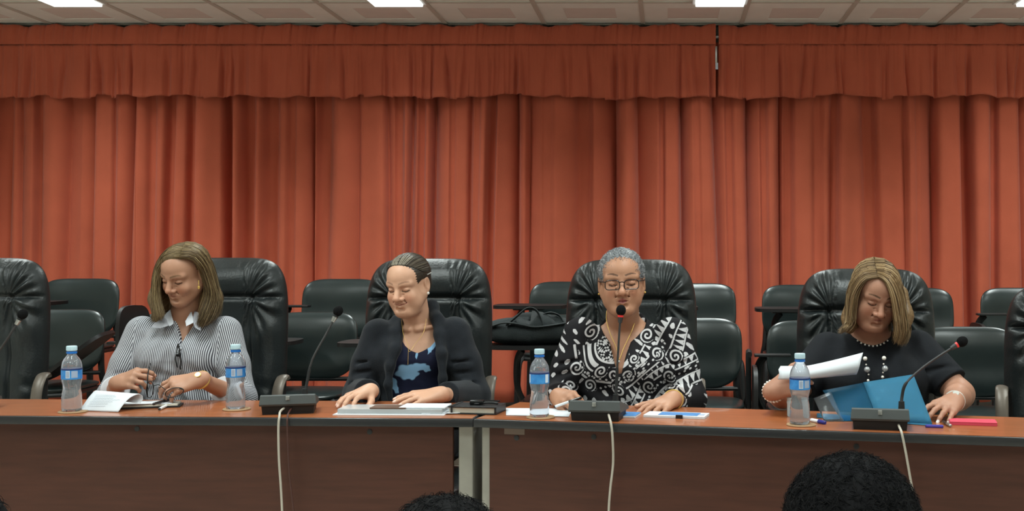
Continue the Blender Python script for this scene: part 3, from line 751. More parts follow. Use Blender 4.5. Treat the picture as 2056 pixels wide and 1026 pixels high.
# grey-haired woman: paper strip, booklet and clipped booklet
sheet('paper_sheet', 'white sheet lying under the bottle beside the pen hand', 'paper', [gpt(1016, 834, .001), gpt(1142, 837, .001), gpt(1150, 821, .001), gpt(1016, 820, .001)], 'paper')
bk = thing('booklet', 'small blue and white booklet between microphone and booklet with clip', 'booklet', gpt(1255, 835), -.2)
MB().box((0, 0, .003), (.085, .09, .006), bev=.0008).build('pages', 'paper', bk, smooth=False)
MB().box((.015, 0, .0066), (.055, .085, .0012)).build('cover', 'booklet_blue', bk, smooth=False)
bk2 = thing('booklet', 'white booklet with blue picture and black clip under the bracelet hand', 'booklet', gpt(1357, 837), -.22)
MB().box((0, .01, .004), (.195, .085, .008), bev=.0008).build('pages', 'paper', bk2, smooth=False)
MB().box((.01, .008, .0086), (.125, .06, .0012)).build('cover_picture', 'booklet_blue', bk2, smooth=False)
MB().box((.075, .008, .0086), (.03, .02, .001)).build('cover_print', 'paper_print', bk2, smooth=False)
MB().box((.018, -.034, .005), (.022, .006, .013), bev=.001).build('binder_clip', 'pen_black', bk2, smooth=False)
# blonde woman: pen, cup, cap, pad
pen(gpt(1628, 843, .006), gpt(1657, 849, .005), 'white and blue pen right of the bottle before blonde woman', 'pen_white', 'pen_blue', r=.0058)
cp = thing('white_cup', 'small white ribbed cup half hidden behind the rightmost bottle', 'cup', gpt(1592, 836), 0)
MB().lathe([(0, .0), (.016, 0), (.018, .003), (.0185, .04), (.0195, .042), (.0195, .048), (.018, .049), (.0185, .053), (.0195, .055), (.0195, .061), (.017, .063), (0, .063)], 24).build('cup_body', 'cap_white', cp)
bc = rect_block('marker_cap', 'small blue marker cap beside the microphone unit on right', 'marker cap', gpt(1876, 859), .052, .011, .009, -.2, 'blue_cap', bev=.003)
pk = thing('memo_pad', 'pink memo pad beside the ringed hand at right', 'memo pad', gpt(1954, 853), -.2)
MB().box((0, .02, .0045), (.135, .075, .009), bev=.001).build('pages', 'pink_pad', pk, smooth=False)
MB().box((0, .02, .0096), (.136, .076, .0012)).build('cover', 'pink_pad', pk, smooth=False)
pen(gpt(1893, 846, .006), gpt(1909, 855, .005), 'short dark pen under the ringed fingers', 'pen_black', 'mic_silver', r=.0042)
# ------------------------------------------------------------------ people: signed-distance modelling, surface nets
class Vol:
    def __init__(s, lo, hi, h):
        s.lo = np.array(lo, float); s.h = h
        s.n = np.ceil((np.array(hi)-s.lo)/h).astype(int)+1
        s.f = np.full(s.n, 0.5, np.float32)
        s.ax = [(s.lo[i]+np.arange(s.n[i])*h).astype(np.float32) for i in range(3)]
    def win(s, lo, hi, pad):
        sl = []
        for i in range(3):
            a = int(max(0, math.floor((lo[i]-pad-s.lo[i])/s.h))); b = int(min(s.n[i], math.ceil((hi[i]+pad-s.lo[i])/s.h)+1))
            if b <= a: return None
            sl.append(slice(a, b))
        X = s.ax[0][sl[0]][:, None, None]; Y = s.ax[1][sl[1]][None, :, None]; Z = s.ax[2][sl[2]][None, None, :]
        return tuple(sl), X, Y, Z
    def put(s, fn, lo, hi, k=0.01, sub=False):
        w = s.win(lo, hi, k+3*s.h)
        if w is None: return
        sl, X, Y, Z = w; d = fn(X, Y, Z); A = s.f[sl]
        if sub:
            d = -d; h = np.clip(.5-.5*(A-d)/k, 0, 1); s.f[sl] = A*(1-h)+d*h+k*h*(1-h)
        else:
            h = np.clip(.5+.5*(A-d)/k, 0, 1); s.f[sl] = A*(1-h)+d*h-k*h*(1-h)
    def cone(s, a, b, ra, rb, k=0.01, sub=False):
        a = np.array(a, np.float32); b = np.array(b, np.float32); ab = b-a; L2 = float(ab@ab)+1e-12; r = max(ra, rb)
        def fn(X, Y, Z):
            t = np.clip(((X-a[0])*ab[0]+(Y-a[1])*ab[1]+(Z-a[2])*ab[2])/L2, 0, 1)
            dx = X-a[0]-t*ab[0]; dy = Y-a[1]-t*ab[1]; dz = Z-a[2]-t*ab[2]
            return np.sqrt(dx*dx+dy*dy+dz*dz)-(ra+(rb-ra)*t)
        s.put(fn, np.minimum(a, b)-r, np.maximum(a, b)+r, k, sub)
    def chain(s, P, R, k=0.01, sub=False):
        for i in range(len(P)-1): s.cone(P[i], P[i+1], R[i], R[i+1], k, sub)
    def ell(s, M, c, rad, k=0.01, sub=False):
        """ellipsoid at c with axes of the 4x4 frame M"""
        Mi = np.array(M.inverted(), np.float32); wc = M @ Vector(c); r = max(rad); c = [float(v) for v in c]
        def fn(X, Y, Z):
            u = (Mi[0, 0]*X+Mi[0, 1]*Y+Mi[0, 2]*Z+Mi[0, 3]-c[0])/rad[0]; v = (Mi[1, 0]*X+Mi[1, 1]*Y+Mi[1, 2]*Z+Mi[1, 3]-c[1])/rad[1]; w = (Mi[2, 0]*X+Mi[2, 1]*Y+Mi[2, 2]*Z+Mi[2, 3]-c[2])/rad[2]
            k0 = np.sqrt(u*u+v*v+w*w); k1 = np.sqrt((u/rad[0])**2+(v/rad[1])**2+(w/rad[2])**2)+1e-6
            return k0*(k0-1)/k1
        s.put(fn, [wc[i]-r for i in range(3)], [wc[i]+r for i in range(3)], k, sub)
    def stack(s, rows, k=0.02, off=0.0, p=2.3, wrinkle=None):
        """torso: rows of (z, cx, cy, half width, half depth), smooth between"""
        R = np.array(sorted(rows), np.float32); zz = R[:, 0]
        def fn(X, Y, Z):
            z = Z.ravel(); q = [np.interp(z, zz, R[:, i]).astype(np.float32)[None, None, :] for i in range(1, 5)]
            w = q[2]+off; d = q[3]+off
            u = np.abs((X-q[0])/w); v = np.abs((Y-q[1])/d)
            r = (u**p+v**p)**(1/p); e = (r-1)*np.minimum(w, d)
            e = np.maximum(e, np.maximum(Z-zz[-1]-off, zz[0]-off-Z))
            if wrinkle: e = e+wrinkle(X, Y, Z)
            return e.astype(np.float32)
        m = R[:, 3].max()+off
        s.put(fn, [R[:, 1].min()-m, R[:, 2].min()-m, zz[0]-off], [R[:, 1].max()+m, R[:, 2].max()+m, zz[-1]+off], k)
    def cut_poly(s, poly, y0, y1, k=0.006):
        """remove everything inside an x-z polygon between depths y0..y1"""
        P = np.array(poly, np.float32); lo = [P[:, 0].min(), y0, P[:, 1].min()]; hi = [P[:, 0].max(), y1, P[:, 1].max()]
        def fn(X, Y, Z):
            x = X[:, 0, :]; z = Z[0, :, :] if Z.shape[0] == 1 else Z; x2 = X[:, :, 0]; z2 = Z[0]
            x2, z2 = np.broadcast_arrays(x2, z2)
            d = np.full(x2.shape, 1e9, np.float32); sgn = np.ones(x2.shape, np.float32); n = len(P)
            for i in range(n):
                a = P[i]; b = P[i-1]; e = b-a; wx = x2-a[0]; wz = z2-a[1]
                t = np.clip((wx*e[0]+wz*e[1])/(e@e+1e-12), 0, 1)
                d = np.minimum(d, (wx-e[0]*t)**2+(wz-e[1]*t)**2)
                c1 = z2 >= a[1]; c2 = z2 < b[1]; c3 = e[0]*wz > e[1]*wx
                fl = (c1 & c2 & c3) | (~c1 & ~c2 & ~c3); sgn = np.where(fl, -sgn, sgn)
            q = (sgn*np.sqrt(d))[:, None, :]
            return np.maximum(q, np.maximum(Y-y1, y0-Y)).astype(np.float32)
        s.put(fn, lo, hi, k, True)
    def mesh(s):
        f = s.f; g = f < 0
        c = np.zeros(tuple(s.n-1), np.int8)
        for dx in (0, 1):
            for dy in (0, 1):
                for dz in (0, 1): c += g[dx:dx+s.n[0]-1, dy:dy+s.n[1]-1, dz:dz+s.n[2]-1]
        idx = np.argwhere((c > 0) & (c < 8)); ids = np.full(tuple(s.n-1), -1, np.int32); ids[tuple(idx.T)] = np.arange(len(idx))
        cor = [(i, j, k) for i in (0, 1) for j in (0, 1) for k in (0, 1)]
        val = np.stack([f[idx[:, 0]+a, idx[:, 1]+b, idx[:, 2]+d] for a, b, d in cor], 1)
        pos = np.zeros((len(idx), 3)); cnt = np.zeros(len(idx))
        for i, p in enumerate(cor):
            for j, q in enumerate(cor):
                if j > i and sum(abs(x-y) for x, y in zip(p, q)) == 1:
                    m = (val[:, i] < 0) != (val[:, j] < 0); t = np.where(m, val[:, i]/np.where(m, val[:, i]-val[:, j], 1), 0)
                    pos += np.where(m[:, None], np.array(p)+t[:, None]*(np.array(q)-np.array(p)), 0); cnt += m
        V = s.lo+(idx+pos/cnt[:, None])*s.h; F = []
        for ax in range(3):
            o = [x for x in range(3) if x != ax]
            A = [slice(1, -1)]*3; A[ax] = slice(0, -1); B = list(A); B[ax] = slice(1, None)
            ga, gb = g[tuple(A)], g[tuple(B)]; e = np.argwhere(ga != gb)
            fl = ga[tuple(e.T)]; e = e.copy(); e[:, o[0]] += 1; e[:, o[1]] += 1
            def cell(d0, d1):
                q = e.copy(); q[:, o[0]] -= d0; q[:, o[1]] -= d1; return ids[tuple(q.T)]
            Q = np.stack([cell(1, 1), cell(0, 1), cell(0, 0), cell(1, 0)], 1)
            flip = fl if ax != 1 else ~fl
            Q = np.where(flip[:, None], Q, Q[:, ::-1]); F.append(Q)
        F = np.concatenate(F); F = F[(F >= 0).all(1)]
        return V.astype(np.float32), F
def np_mesh(name, V, F, mats, smooth=True):
    me = bpy.data.meshes.new(name); me.vertices.add(len(V)); me.vertices.foreach_set('co', np.ascontiguousarray(V, np.float32).ravel())
    k = F.shape[1]; me.loops.add(F.size); me.polygons.add(len(F)); me.loops.foreach_set('vertex_index', F.astype(np.int32).ravel())
    me.polygons.foreach_set('loop_start', np.arange(0, F.size, k, dtype=np.int32))
    me.polygons.foreach_set('use_smooth', np.ones(len(F), bool)) if smooth else None
    me.update(calc_edges=True); me.validate()
    for m in (mats if isinstance(mats, list) else [mats]): me.materials.append(MATS[m] if isinstance(m, str) else m)
    return me
def set_col(me, C, name='Col'):
    a = me.attributes.new(name, 'FLOAT_COLOR', 'POINT'); C4 = np.ones((len(C), 4), np.float32); C4[:, :3] = C; a.data.foreach_set('color', C4.ravel())
def set_float(me, v, name): me.attributes.new(name, 'FLOAT', 'POINT').data.foreach_set('value', np.asarray(v, np.float32))
def attr_mat(name, rough=.5, spec=.4, bump=0.0, bscale=300, sss=0.0, sheen=0.0):
    m = mat(name, (.5, .5, .5, 1), rough, spec=spec, bump=bump, bscale=bscale, sheen=sheen); nt = m.node_tree
    a = nt.nodes.new('ShaderNodeAttribute'); a.attribute_name = 'Col'; nt.links.new(a.outputs['Color'], nt.nodes['Principled BSDF'].inputs['Base Color'])
    if sss:
        b = nt.nodes['Principled BSDF']; b.inputs['Subsurface Weight'].default_value = sss; b.inputs['Subsurface Radius'].default_value = (.008, .004, .002); b.inputs['Subsurface Scale'].default_value = .5
    return m
attr_mat('skin', .46, .4, bump=.12, bscale=500)
attr_mat('hair_strands', .42, .4)
attr_mat('dark_short_hair', .85, .12)
attr_mat('printed_cloth', .85, .15, bump=.12, bscale=500)
mat('black_dress', srgb(27, 29, 33), .85, spec=.2, var=.12, vscale=25, bump=.2, bscale=400)
mat('shawl', srgb(30, 33, 38), .9, spec=.15, var=.2, vscale=30, bump=.4, bscale=350, sheen=.1)
mat('trousers', srgb(28, 28, 32), .85, spec=.2)
mat('white_cuff', srgb(190, 192, 198), .85, spec=.2)
mat('grey_shirt', srgb(70, 76, 84), .9, spec=.2)
def stripe_mat():
    m = mat('pinstripe', (1, 1, 1, 1), .8, spec=.2, bump=.1, bscale=400); nt = m.node_tree
    a = nt.nodes.new('ShaderNodeAttribute'); a.attribute_name = 'stripe'
    s = nt.nodes.new('ShaderNodeMath'); s.operation = 'MULTIPLY'; s.inputs[1].default_value = 2*PI/.0062
    c = nt.nodes.new('ShaderNodeMath'); c.operation = 'SINE'; r = nt.nodes.new('ShaderNodeValToRGB')
    r.color_ramp.elements[0].position = .42; r.color_ramp.elements[1].position = .60
    r.color_ramp.elements[0].color = srgb(66, 64, 72); r.color_ramp.elements[1].color = srgb(192, 194, 200)
    h = nt.nodes.new('ShaderNodeMath'); h.operation = 'MULTIPLY_ADD'; h.inputs[1].default_value = .5; h.inputs[2].default_value = .5
    nt.links.new(a.outputs['Fac'], s.inputs[0]); nt.links.new(s.outputs[0], c.inputs[0]); nt.links.new(c.outputs[0], h.inputs[0]); nt.links.new(h.outputs[0], r.inputs[0]); nt.links.new(r.outputs[0], nt.nodes['Principled BSDF'].inputs['Base Color'])
stripe_mat()
def print_mat(name, attr, dark, light, edge=.08):
    m = mat(name, (1, 1, 1, 1), .8, spec=.2, bump=.1, bscale=400); nt = m.node_tree
    a = nt.nodes.new('ShaderNodeAttribute'); a.attribute_name = attr; r = nt.nodes.new('ShaderNodeValToRGB')
    r.color_ramp.elements[0].position = .5-edge; r.color_ramp.elements[1].position = .5+edge; r.color_ramp.elements[0].color = dark; r.color_ramp.elements[1].color = light
    nt.links.new(a.outputs['Fac'], r.inputs[0]); nt.links.new(r.outputs[0], nt.nodes['Principled BSDF'].inputs['Base Color']); return m
print_mat('tribal_print', 'print', srgb(26, 25, 28), srgb(190, 188, 190), .06)
print_mat('flower_print', 'print', srgb(22, 25, 46), srgb(120, 158, 190), .10)

def head_frame(o, yaw, pitch, roll, sc=1.0):
    M = Matrix.Translation(o) @ Matrix.Rotation(math.radians(yaw), 4, 'Z') @ Matrix.Rotation(math.radians(pitch), 4, 'X') @ Matrix.Rotation(math.radians(roll), 4, 'Y')
    return M @ Matrix.Diagonal((sc, sc, sc, 1))
def head_sdf(v, M, P):
    """face toward -y; eyes at z=0, crown z=.11, chin z=-.11"""
    w = P.get('wide', 1.0); full = P.get('full', 0.0); sm = P.get('smile', 0.0); age = P.get('age', 0.0); op = P.get('open', 0.0)
    L = lambda x, y, z: np.array(M @ Vector((x, y, z)))
    E = lambda c, r, k=.01, sub=False: v.ell(M, c, r, k, sub)
    C = lambda a, b, ra, rb, k=.01, sub=False: v.cone(L(*a), L(*b), ra, rb, k, sub)
    E((0, .014, .030), (.0745*w, .094, .080), .01)
    E((0, -.030, -.030), (.061*w, .058, .078), .03)
    E((0, -.020, .040), (.066*w, .070, .058), .02)
    for s in (-1, 1):
        C((s*.054*w, -.004, -.042), (s*(.016+.004*full), -.066, -.094), .021+.006*full, .018+.004*full, .025)
        E((s*.037*w, -.060, -.034), (.024+.006*full, .022, .024+.005*full), .02)
        if full: E((s*.042*w, -.045, -.062), (.024, .026, .028), .02)
    E((0, -.074, -.094), (.020, .017, .017), .016)
    if full: E((0, -.035, -.100), (.046, .045, .024), .025)
    # brow, sockets, lids
    for s in (-1, 1):
        C((s*.012, -.082, .017), (s*.048*w, -.064, .019), .009, .010, .012)
        E((s*.0315, -.092, -.001), (.020, .0155, .0130), .009, True)
        E((s*.0315, -.0695, -.0015), (.0165, .0160, .0135), .004)
        # upper lid fold and lash edge
        C((s*.018, -.0835, .0065), (s*.046, -.0760, .0055), .0012, .0012, .003, True)
        C((s*.019, -.0855, -.0065), (s*.045, -.0775, -.0055), .0016, .0016, .002, True)
    # nose
    ns = P.get('nose', 1.0)
    C((0, -.083, .010), (0, -.106, -.030), .0065*ns, .0100*ns, .010)
    E((0, -.1055, -.0335), (.0108*ns, .0110*ns, .0098*ns), .006)
    for s in (-1, 1):
        E((s*.0138*ns, -.0930, -.0370), (.0084*ns, .0102, .0076*ns), .005)
        E((s*.0065, -.1000, -.0440), (.0035, .0045, .0030), .002, True)
    # muzzle and lips
    E((0, -.0720, -.060), (.030, .0195, .024), .015)
    cz = -.0625+.007*sm; cxm = .0235+.004*sm
    for s in (-1, 1):
        C((0, -.0905, -.0575), (s*cxm, -.0790, cz), .0052, .0022, .004)
        C((0, -.0895, -.0690-op*.004), (s*cxm*.92, -.0785, cz-.001), .0062, .0022, .004)
        C((0, -.0960, -.0632-op*.002), (s*cxm*1.02, -.0820, cz), .0012+op*.0018, .0010, .0022, True)
        if sm or age:
            C((s*.017, -.0880, -.040), (s*(.034+.004*sm), -.0700, -.068+.006*sm), .0022, .0018, .007, True)
        if age: C((s*.018, -.0850, -.0200), (s*.038, -.0720, -.0230), .0014, .0012, .006, True)
        if sm: E((s*.040*w, -.062, -.036), (.018, .014, .015), .012)
    C((-.012, -.088, -.0805), (.012, -.088, -.0805), .004, .004, .010, True)
    # ears
    for s in (-1, 1):
        E((s*.0775*w, .014, -.006), (.0085, .0185, .0315), .006)
        E((s*.0850*w, .010, -.002), (.0060, .0100, .0190), .005, True)
        E((s*.0765*w, .008, -.032), (.0070, .0090, .0095), .005)
def seg_d(Pt, a, b):
    a = np.array(a); b = np.array(b); ab = b-a; t = np.clip(((Pt-a)@ab)/(ab@ab), 0, 1); return np.linalg.norm(Pt-a-t[:, None]*ab, axis=1)
def sstep(x, a, b):
    t = np.clip((x-a)/(b-a), 0, 1); return t*t*(3-2*t)
def skin_colors(V, M, P, tone, lip, brow, nails=(), nailcol=None):
    C = np.tile(np.array(tone[:3], np.float32), (len(V), 1))
    Mi = np.array(M.inverted()); Q = V@Mi[:3, :3].T+Mi[:3, 3]
    inhead = (Q[:, 2] > -.13) & (Q[:, 2] < .14) & (np.abs(Q[:, 0]) < .1) & (np.abs(Q[:, 1]) < .14)
    n = .5+.5*np.sin(V[:, 0]*61+2*np.sin(V[:, 2]*47))*np.sin(V[:, 2]*53+V[:, 1]*41)
    C *= (.94+.10*n)[:, None]
    def mix(mask, col): 
        nonlocal C
        m = (mask*inhead)[:, None]; C = C*(1-m)+np.array(col[:3])*m
    sm = P.get('smile', 0.0); cz = -.0625+.007*sm; cxm = .0235+.004*sm; front = Q[:, 1] < -.05
    blush = np.array(tone[:3])*np.array([1.08, .82, .78])
    for s in (-1, 1):
        mix(.55*np.exp(-((Q[:, 0]-s*.040)**2+(Q[:, 2]+.036)**2)/.017**2)*front, blush)
        d = np.minimum(seg_d(Q, (0, -.0905, -.0575), (s*cxm, -.079, cz)), seg_d(Q, (0, -.0895, -.069), (s*cxm*.92, -.0785, cz-.001)))
        mix(sstep(-d, -.0080, -.0048)*front, lip)
        d = seg_d(Q, (0, -.0925, -.0632), (s*cxm, -.081, cz)); mix(.8*sstep(-d, -.0026, -.0008), np.array(lip[:3])*.38)
        if brow is not None:
            q = Q[:, [0, 2]]; by = .021+P.get('browup', 0.0)
            xx = s*q[:, 0]; zc = by+.006*np.sin(np.clip((xx-.012)/.040, 0, 1)*PI*.8); th = .0032*(1-.6*np.clip((xx-.03)/.02, 0, 1))
            mix(P.get('browk', .8)*sstep(-np.abs(q[:, 1]-zc), -th-.0012, -th+.0012)*(xx > .012)*(xx < .051)*front, brow)
        xx = s*Q[:, 0]; zc = -.0058-.0035*np.sin(np.clip((xx-.018)/.028, 0, 1)*PI); mix(.92*sstep(-np.abs(Q[:, 2]-zc), -.0029, -.0012)*(xx > .0165)*(xx < .0475)*front, (.012, .008, .007))
        mix(.28*np.exp(-((xx-.0315)/.017)**2-((Q[:, 2]-.006)/.008)**2)*front, np.array(tone[:3])*np.array([.62, .48, .46]))   # lid tone
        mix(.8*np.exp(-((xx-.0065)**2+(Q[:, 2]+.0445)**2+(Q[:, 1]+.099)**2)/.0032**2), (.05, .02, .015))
    mix(.5*np.exp(-(Q[:, 0]**2+(Q[:, 2]+.034)**2+(Q[:, 1]+.11)**2)/.013**2), blush)
    if nailcol is not None:
        for p, r in nails:
            d = np.linalg.norm(V-np.array(p), axis=1); m = sstep(-d, -r, -r*.6)[:, None]; C = C*(1-m)+np.array(nailcol[:3])*m
    return C
def hand_sdf(v, w, d, n, spec, scale=1.0):
    """w wrist, d towards the fingers, n out of the back of the hand. spec: curl (4 lists of 3 deg), spread, thumb side (+1/-1), thumb (out, down, curl)"""
    w = Vector(w); d = Vector(d).normalized(); n = Vector(n); n = (n-d*n.dot(d)).normalized(); l = n.cross(d)
    S = scale; ts = spec.get('thumb', 1); nails = []; tips = []
    kn = [(.084, .0310), (.089, .0105), (.085, -.0105), (.077, -.0295)]
    ln = [.070, .078, .072, .056]; fr = (.46, .30, .24); rr = [.0090, .0092, .0088, .0080]
    arch = [0, .003, .002, -.003]
    v.cone(w-d*.01, w+d*.03*S, .0235*S, .0215*S, .02)
    for i in range(4):
        x, y = kn[i]; kp = w+d*x*S+l*(y*ts)*S+n*arch[i]*S
        v.cone(w+d*.015*S+l*(y*ts*.55)*S, kp, .0165*S, .0120*S, .012)
        cur = spec['curl'][i]; sp = math.radians(spec.get('spread', 4))*(1.5-i)*ts
        dr = (d*math.cos(sp)+l*math.sin(sp)).normalized(); nn = n.copy(); p = kp; r = rr[i]*S
        for j in range(3):
            q = Matrix.Rotation(math.radians(cur[j]), 3, dr.cross(nn) * -1)
            ax = l*math.cos(sp)-d*math.sin(sp) if True else l
            ax = nn.cross(dr)
            R = Matrix.Rotation(math.radians(cur[j]), 3, ax)
            dr = (R @ dr).normalized(); nn = (R @ nn).normalized()
            p2 = p+dr*ln[i]*fr[j]*S
            r2 = r*(.90 if j < 2 else .80)
            v.cone(p, p2, r, r2, .0035 if j else .006)
            p = p2; r = r2
        nails.append((p+nn*r*.85-dr*.002, .0075*S)); tips.append(p)
    to, td, tc = spec.get('tpose', (.62, .35, .3))
    b0 = w+d*.018*S+l*ts*.020*S-n*.006*S
    d1 = (d*math.cos(to)+l*ts*math.sin(to)-n*td).normalized(); b1 = b0+d1*.044*S
    d2 = (d1+(d-l*ts*tc-n*td*.3)*.45).normalized(); b2 = b1+d2*.032*S
    d3 = (d2+(d-l*ts*tc)*.3).normalized(); b3 = b2+d3*.024*S
    v.cone(b0, b1, .0155*S, .0115*S, .012); v.cone(b1, b2, .0110*S, .0100*S, .005); v.cone(b2, b3, .0100*S, .0080*S, .004)
    nails.append((b3+n*.007*S, .007*S)); tips.append(b3)
    return nails, tips
FLAT = dict(curl=[[18, 14, 8], [16, 14, 8], [16, 14, 8], [18, 14, 8]], spread=6, tpose=(.75, .25, .1))
def seg_box(pts, pad):
    P = np.array([list(p) for p in pts]); return P.min(0)-pad, P.max(0)+pad
def strands(name, guides_list, n, r, cols, parent, base, rng, jit=.004, wav=0.0, seg=14, lift=.010, mname='hair_strands', shell=None):
    """guides_list: list of sheets; a sheet is a list of guide polylines (world) ordered side by side; returns one mesh of tapering locks"""
    VV = []; FF = []; CC = []; off = 0
    wsum = [max(1, len(g)-1) for g in guides_list]; tot = sum(wsum)
    for g, wt in zip(guides_list, wsum):
        G = []
        for pl in g:
            sp = smoothpath(pl, 8); q = np.array([list(p) for p in sp]); s = np.concatenate([[0], np.cumsum(np.linalg.norm(np.diff(q, axis=0), axis=1))]); s /= s[-1]
            tt = np.linspace(0, 1, seg); G.append(np.stack([np.interp(tt, s, q[:, k]) for k in range(3)], 1))
        G = np.array(G); m = int(n*wt/tot)
        u = rng.uniform(0, len(G)-1.0001, m); i = u.astype(int); f = (u-i)[:, None, None]
        P = G[i]*(1-f)+G[np.minimum(i+1, len(G)-1)]*f                    # m,seg,3
        cen = np.array(base); o = P-cen; on = o/np.linalg.norm(o, axis=2, keepdims=True)
        P = P+on*(rng.uniform(-lift, lift*.35, m))[:, None, None]
        t = np.linspace(0, 1, seg)[None, :, None]
        jd = rng.normal(0, 1, (m, 1, 3)); P = P+jd*jit*(.25+t*1.2)
        if wav:
            ph = rng.uniform(0, 6.28, (m, 1, 1)); fq = rng.uniform(.7, 1.4, (m, 1, 1)); P = P+wav*np.sin(t*fq*14+ph)*rng.normal(0, 1, (m, 1, 3))*(.2+t)
        if shell:                                                       # keep the locks outside the skull
            Ms, cs, rs, bs = shell; Mi = np.array(Ms.inverted()); L = (P+bs)@Mi[:3, :3].T+Mi[:3, 3]-np.array(cs)
            q = np.linalg.norm(L/np.array(rs), axis=2, keepdims=True); want = 1+rng.uniform(.0, .07, (m, 1, 1)); kq = np.where((q < want) & (L[:, :, 2:3] > -.05), want/np.maximum(q, .3), 1.0)
            P = (L*kq+np.array(cs))@np.array(Ms)[:3, :3].T+np.array(Ms)[:3, 3]-bs
        T = np.gradient(P, axis=1); T /= np.linalg.norm(T, axis=2, keepdims=True)+1e-9
        up = on/np.linalg.norm(on, axis=2, keepdims=True); A = np.cross(T, up); A /= np.linalg.norm(A, axis=2, keepdims=True)+1e-9; B = np.cross(A, T)
        rad = (r*rng.uniform(.6, 1.3, m))[:, None]*np.sqrt(np.clip(1.04-np.linspace(0, 1, seg)[None, :]**3, 0.02, 1)); rad[:, 0] *= .7
        k = 3; ring = []
        for a in range(k):
            g_ = 2*PI*a/k; ring.append(P+(A*math.cos(g_)*1.2+B*math.sin(g_)*.8)*rad[:, :, None])
        R = np.stack(ring, 2)                                           # m,seg,k,3
        VV.append(R.reshape(-1, 3))
        ci = rng.integers(0, len(cols), m); col = np.array([c[:3] for c in cols])[ci]*rng.uniform(.8, 1.2, (m, 1))
        cc = np.repeat(col[:, None, :], seg*k, 1); CC.append(cc.reshape(-1, 3))
        b = (np.arange(m)*seg*k)[:, None, None]+(np.arange(seg-1)*k)[None, :, None]+np.arange(k)[None, None, :]+off
        b2 = (np.arange(m)*seg*k)[:, None, None]+(np.arange(seg-1)*k)[None, :, None]+((np.arange(k)+1) % k)[None, None, :]+off
        FF.append(np.stack([b, b2, b2+k, b+k], -1).reshape(-1, 4)); off += m*seg*k
    me = np_mesh(name, np.concatenate(VV), np.concatenate(FF), mname); set_col(me, np.concatenate(CC))
    return link(name, me, parent)
def finish(v, name, mats, parent, colfn=None):
    V, F = v.mesh(); base = np.array(parent.matrix_world.translation) if parent else np.zeros(3)
    me = np_mesh(name, V-np.array(parent.location), F, mats)
    if colfn: colfn(me, V)
    return link(name, me, parent)
def thin(o, keep, ratio):
    """fewer faces where clothes hide the body: everything farther than r from the kept points"""
    me = o.data; n = len(me.vertices); co = np.empty(n*3, np.float32); me.vertices.foreach_get('co', co); co = co.reshape(-1, 3)+np.array(o.parent.location, np.float32)
    far = np.ones(n, bool)
    for p, r in keep: far &= np.linalg.norm(co-np.array(p, np.float32), axis=1) > r
    vg = o.vertex_groups.new(name='covered'); vg.add([int(i) for i in np.nonzero(far)[0]], 1.0, 'REPLACE')
    m = o.modifiers.new('thin', 'DECIMATE'); m.ratio = ratio; m.vertex_group = 'covered'
    ev = o.evaluated_get(bpy.context.evaluated_depsgraph_get()); o2 = bpy.data.meshes.new_from_object(ev)
    o.modifiers.clear(); o.vertex_groups.clear(); o.data = o2; o2.name = me.name; bpy.data.meshes.remove(me)
def legs(root, px, py, hipz=.52, m='trousers', knee=.34, wide=.10):
    """seated lower body: pelvis on the seat, thighs forward under the table, shins to the floor"""
    v = Vol((px-.30, py-.62, -.01), (px+.30, py+.22, .80), .016)
    I = Matrix.Translation((px, py, 0))
    v.ell(I, (0, .03, hipz+.06), (.18, .14, .13), .03)
    for s in (-1, 1):
        v.cone((px+s*.09, py, hipz+.045), (px+s*wide, py-knee, hipz+.035), .078, .058, .03)
        v.cone((px+s*wide, py-knee, hipz+.03), (px+s*wide, py-knee+.02, .08), .056, .038, .02)
        v.cone((px+s*wide, py-knee+.03, .034), (px+s*wide, py-knee-.11, .030), .036, .028, .02)
    o = finish(v, 'trousers', m, root); return o
Vol.plane = lambda s, p, n, R: s.put((lambda p, n: lambda X, Y, Z: np.maximum(np.sqrt((X-p[0])**2+(Y-p[1])**2+(Z-p[2])**2)-R, -((X-p[0])*n[0]+(Y-p[1])*n[1]+(Z-p[2])*n[2])).astype(np.float32))(tuple(p), tuple(Vector(n).normalized())), [p[i]-R for i in range(3)], [p[i]+R for i in range(3)], .002, True)
def lerp(a, b, t): return Vector(a).lerp(Vector(b), t)
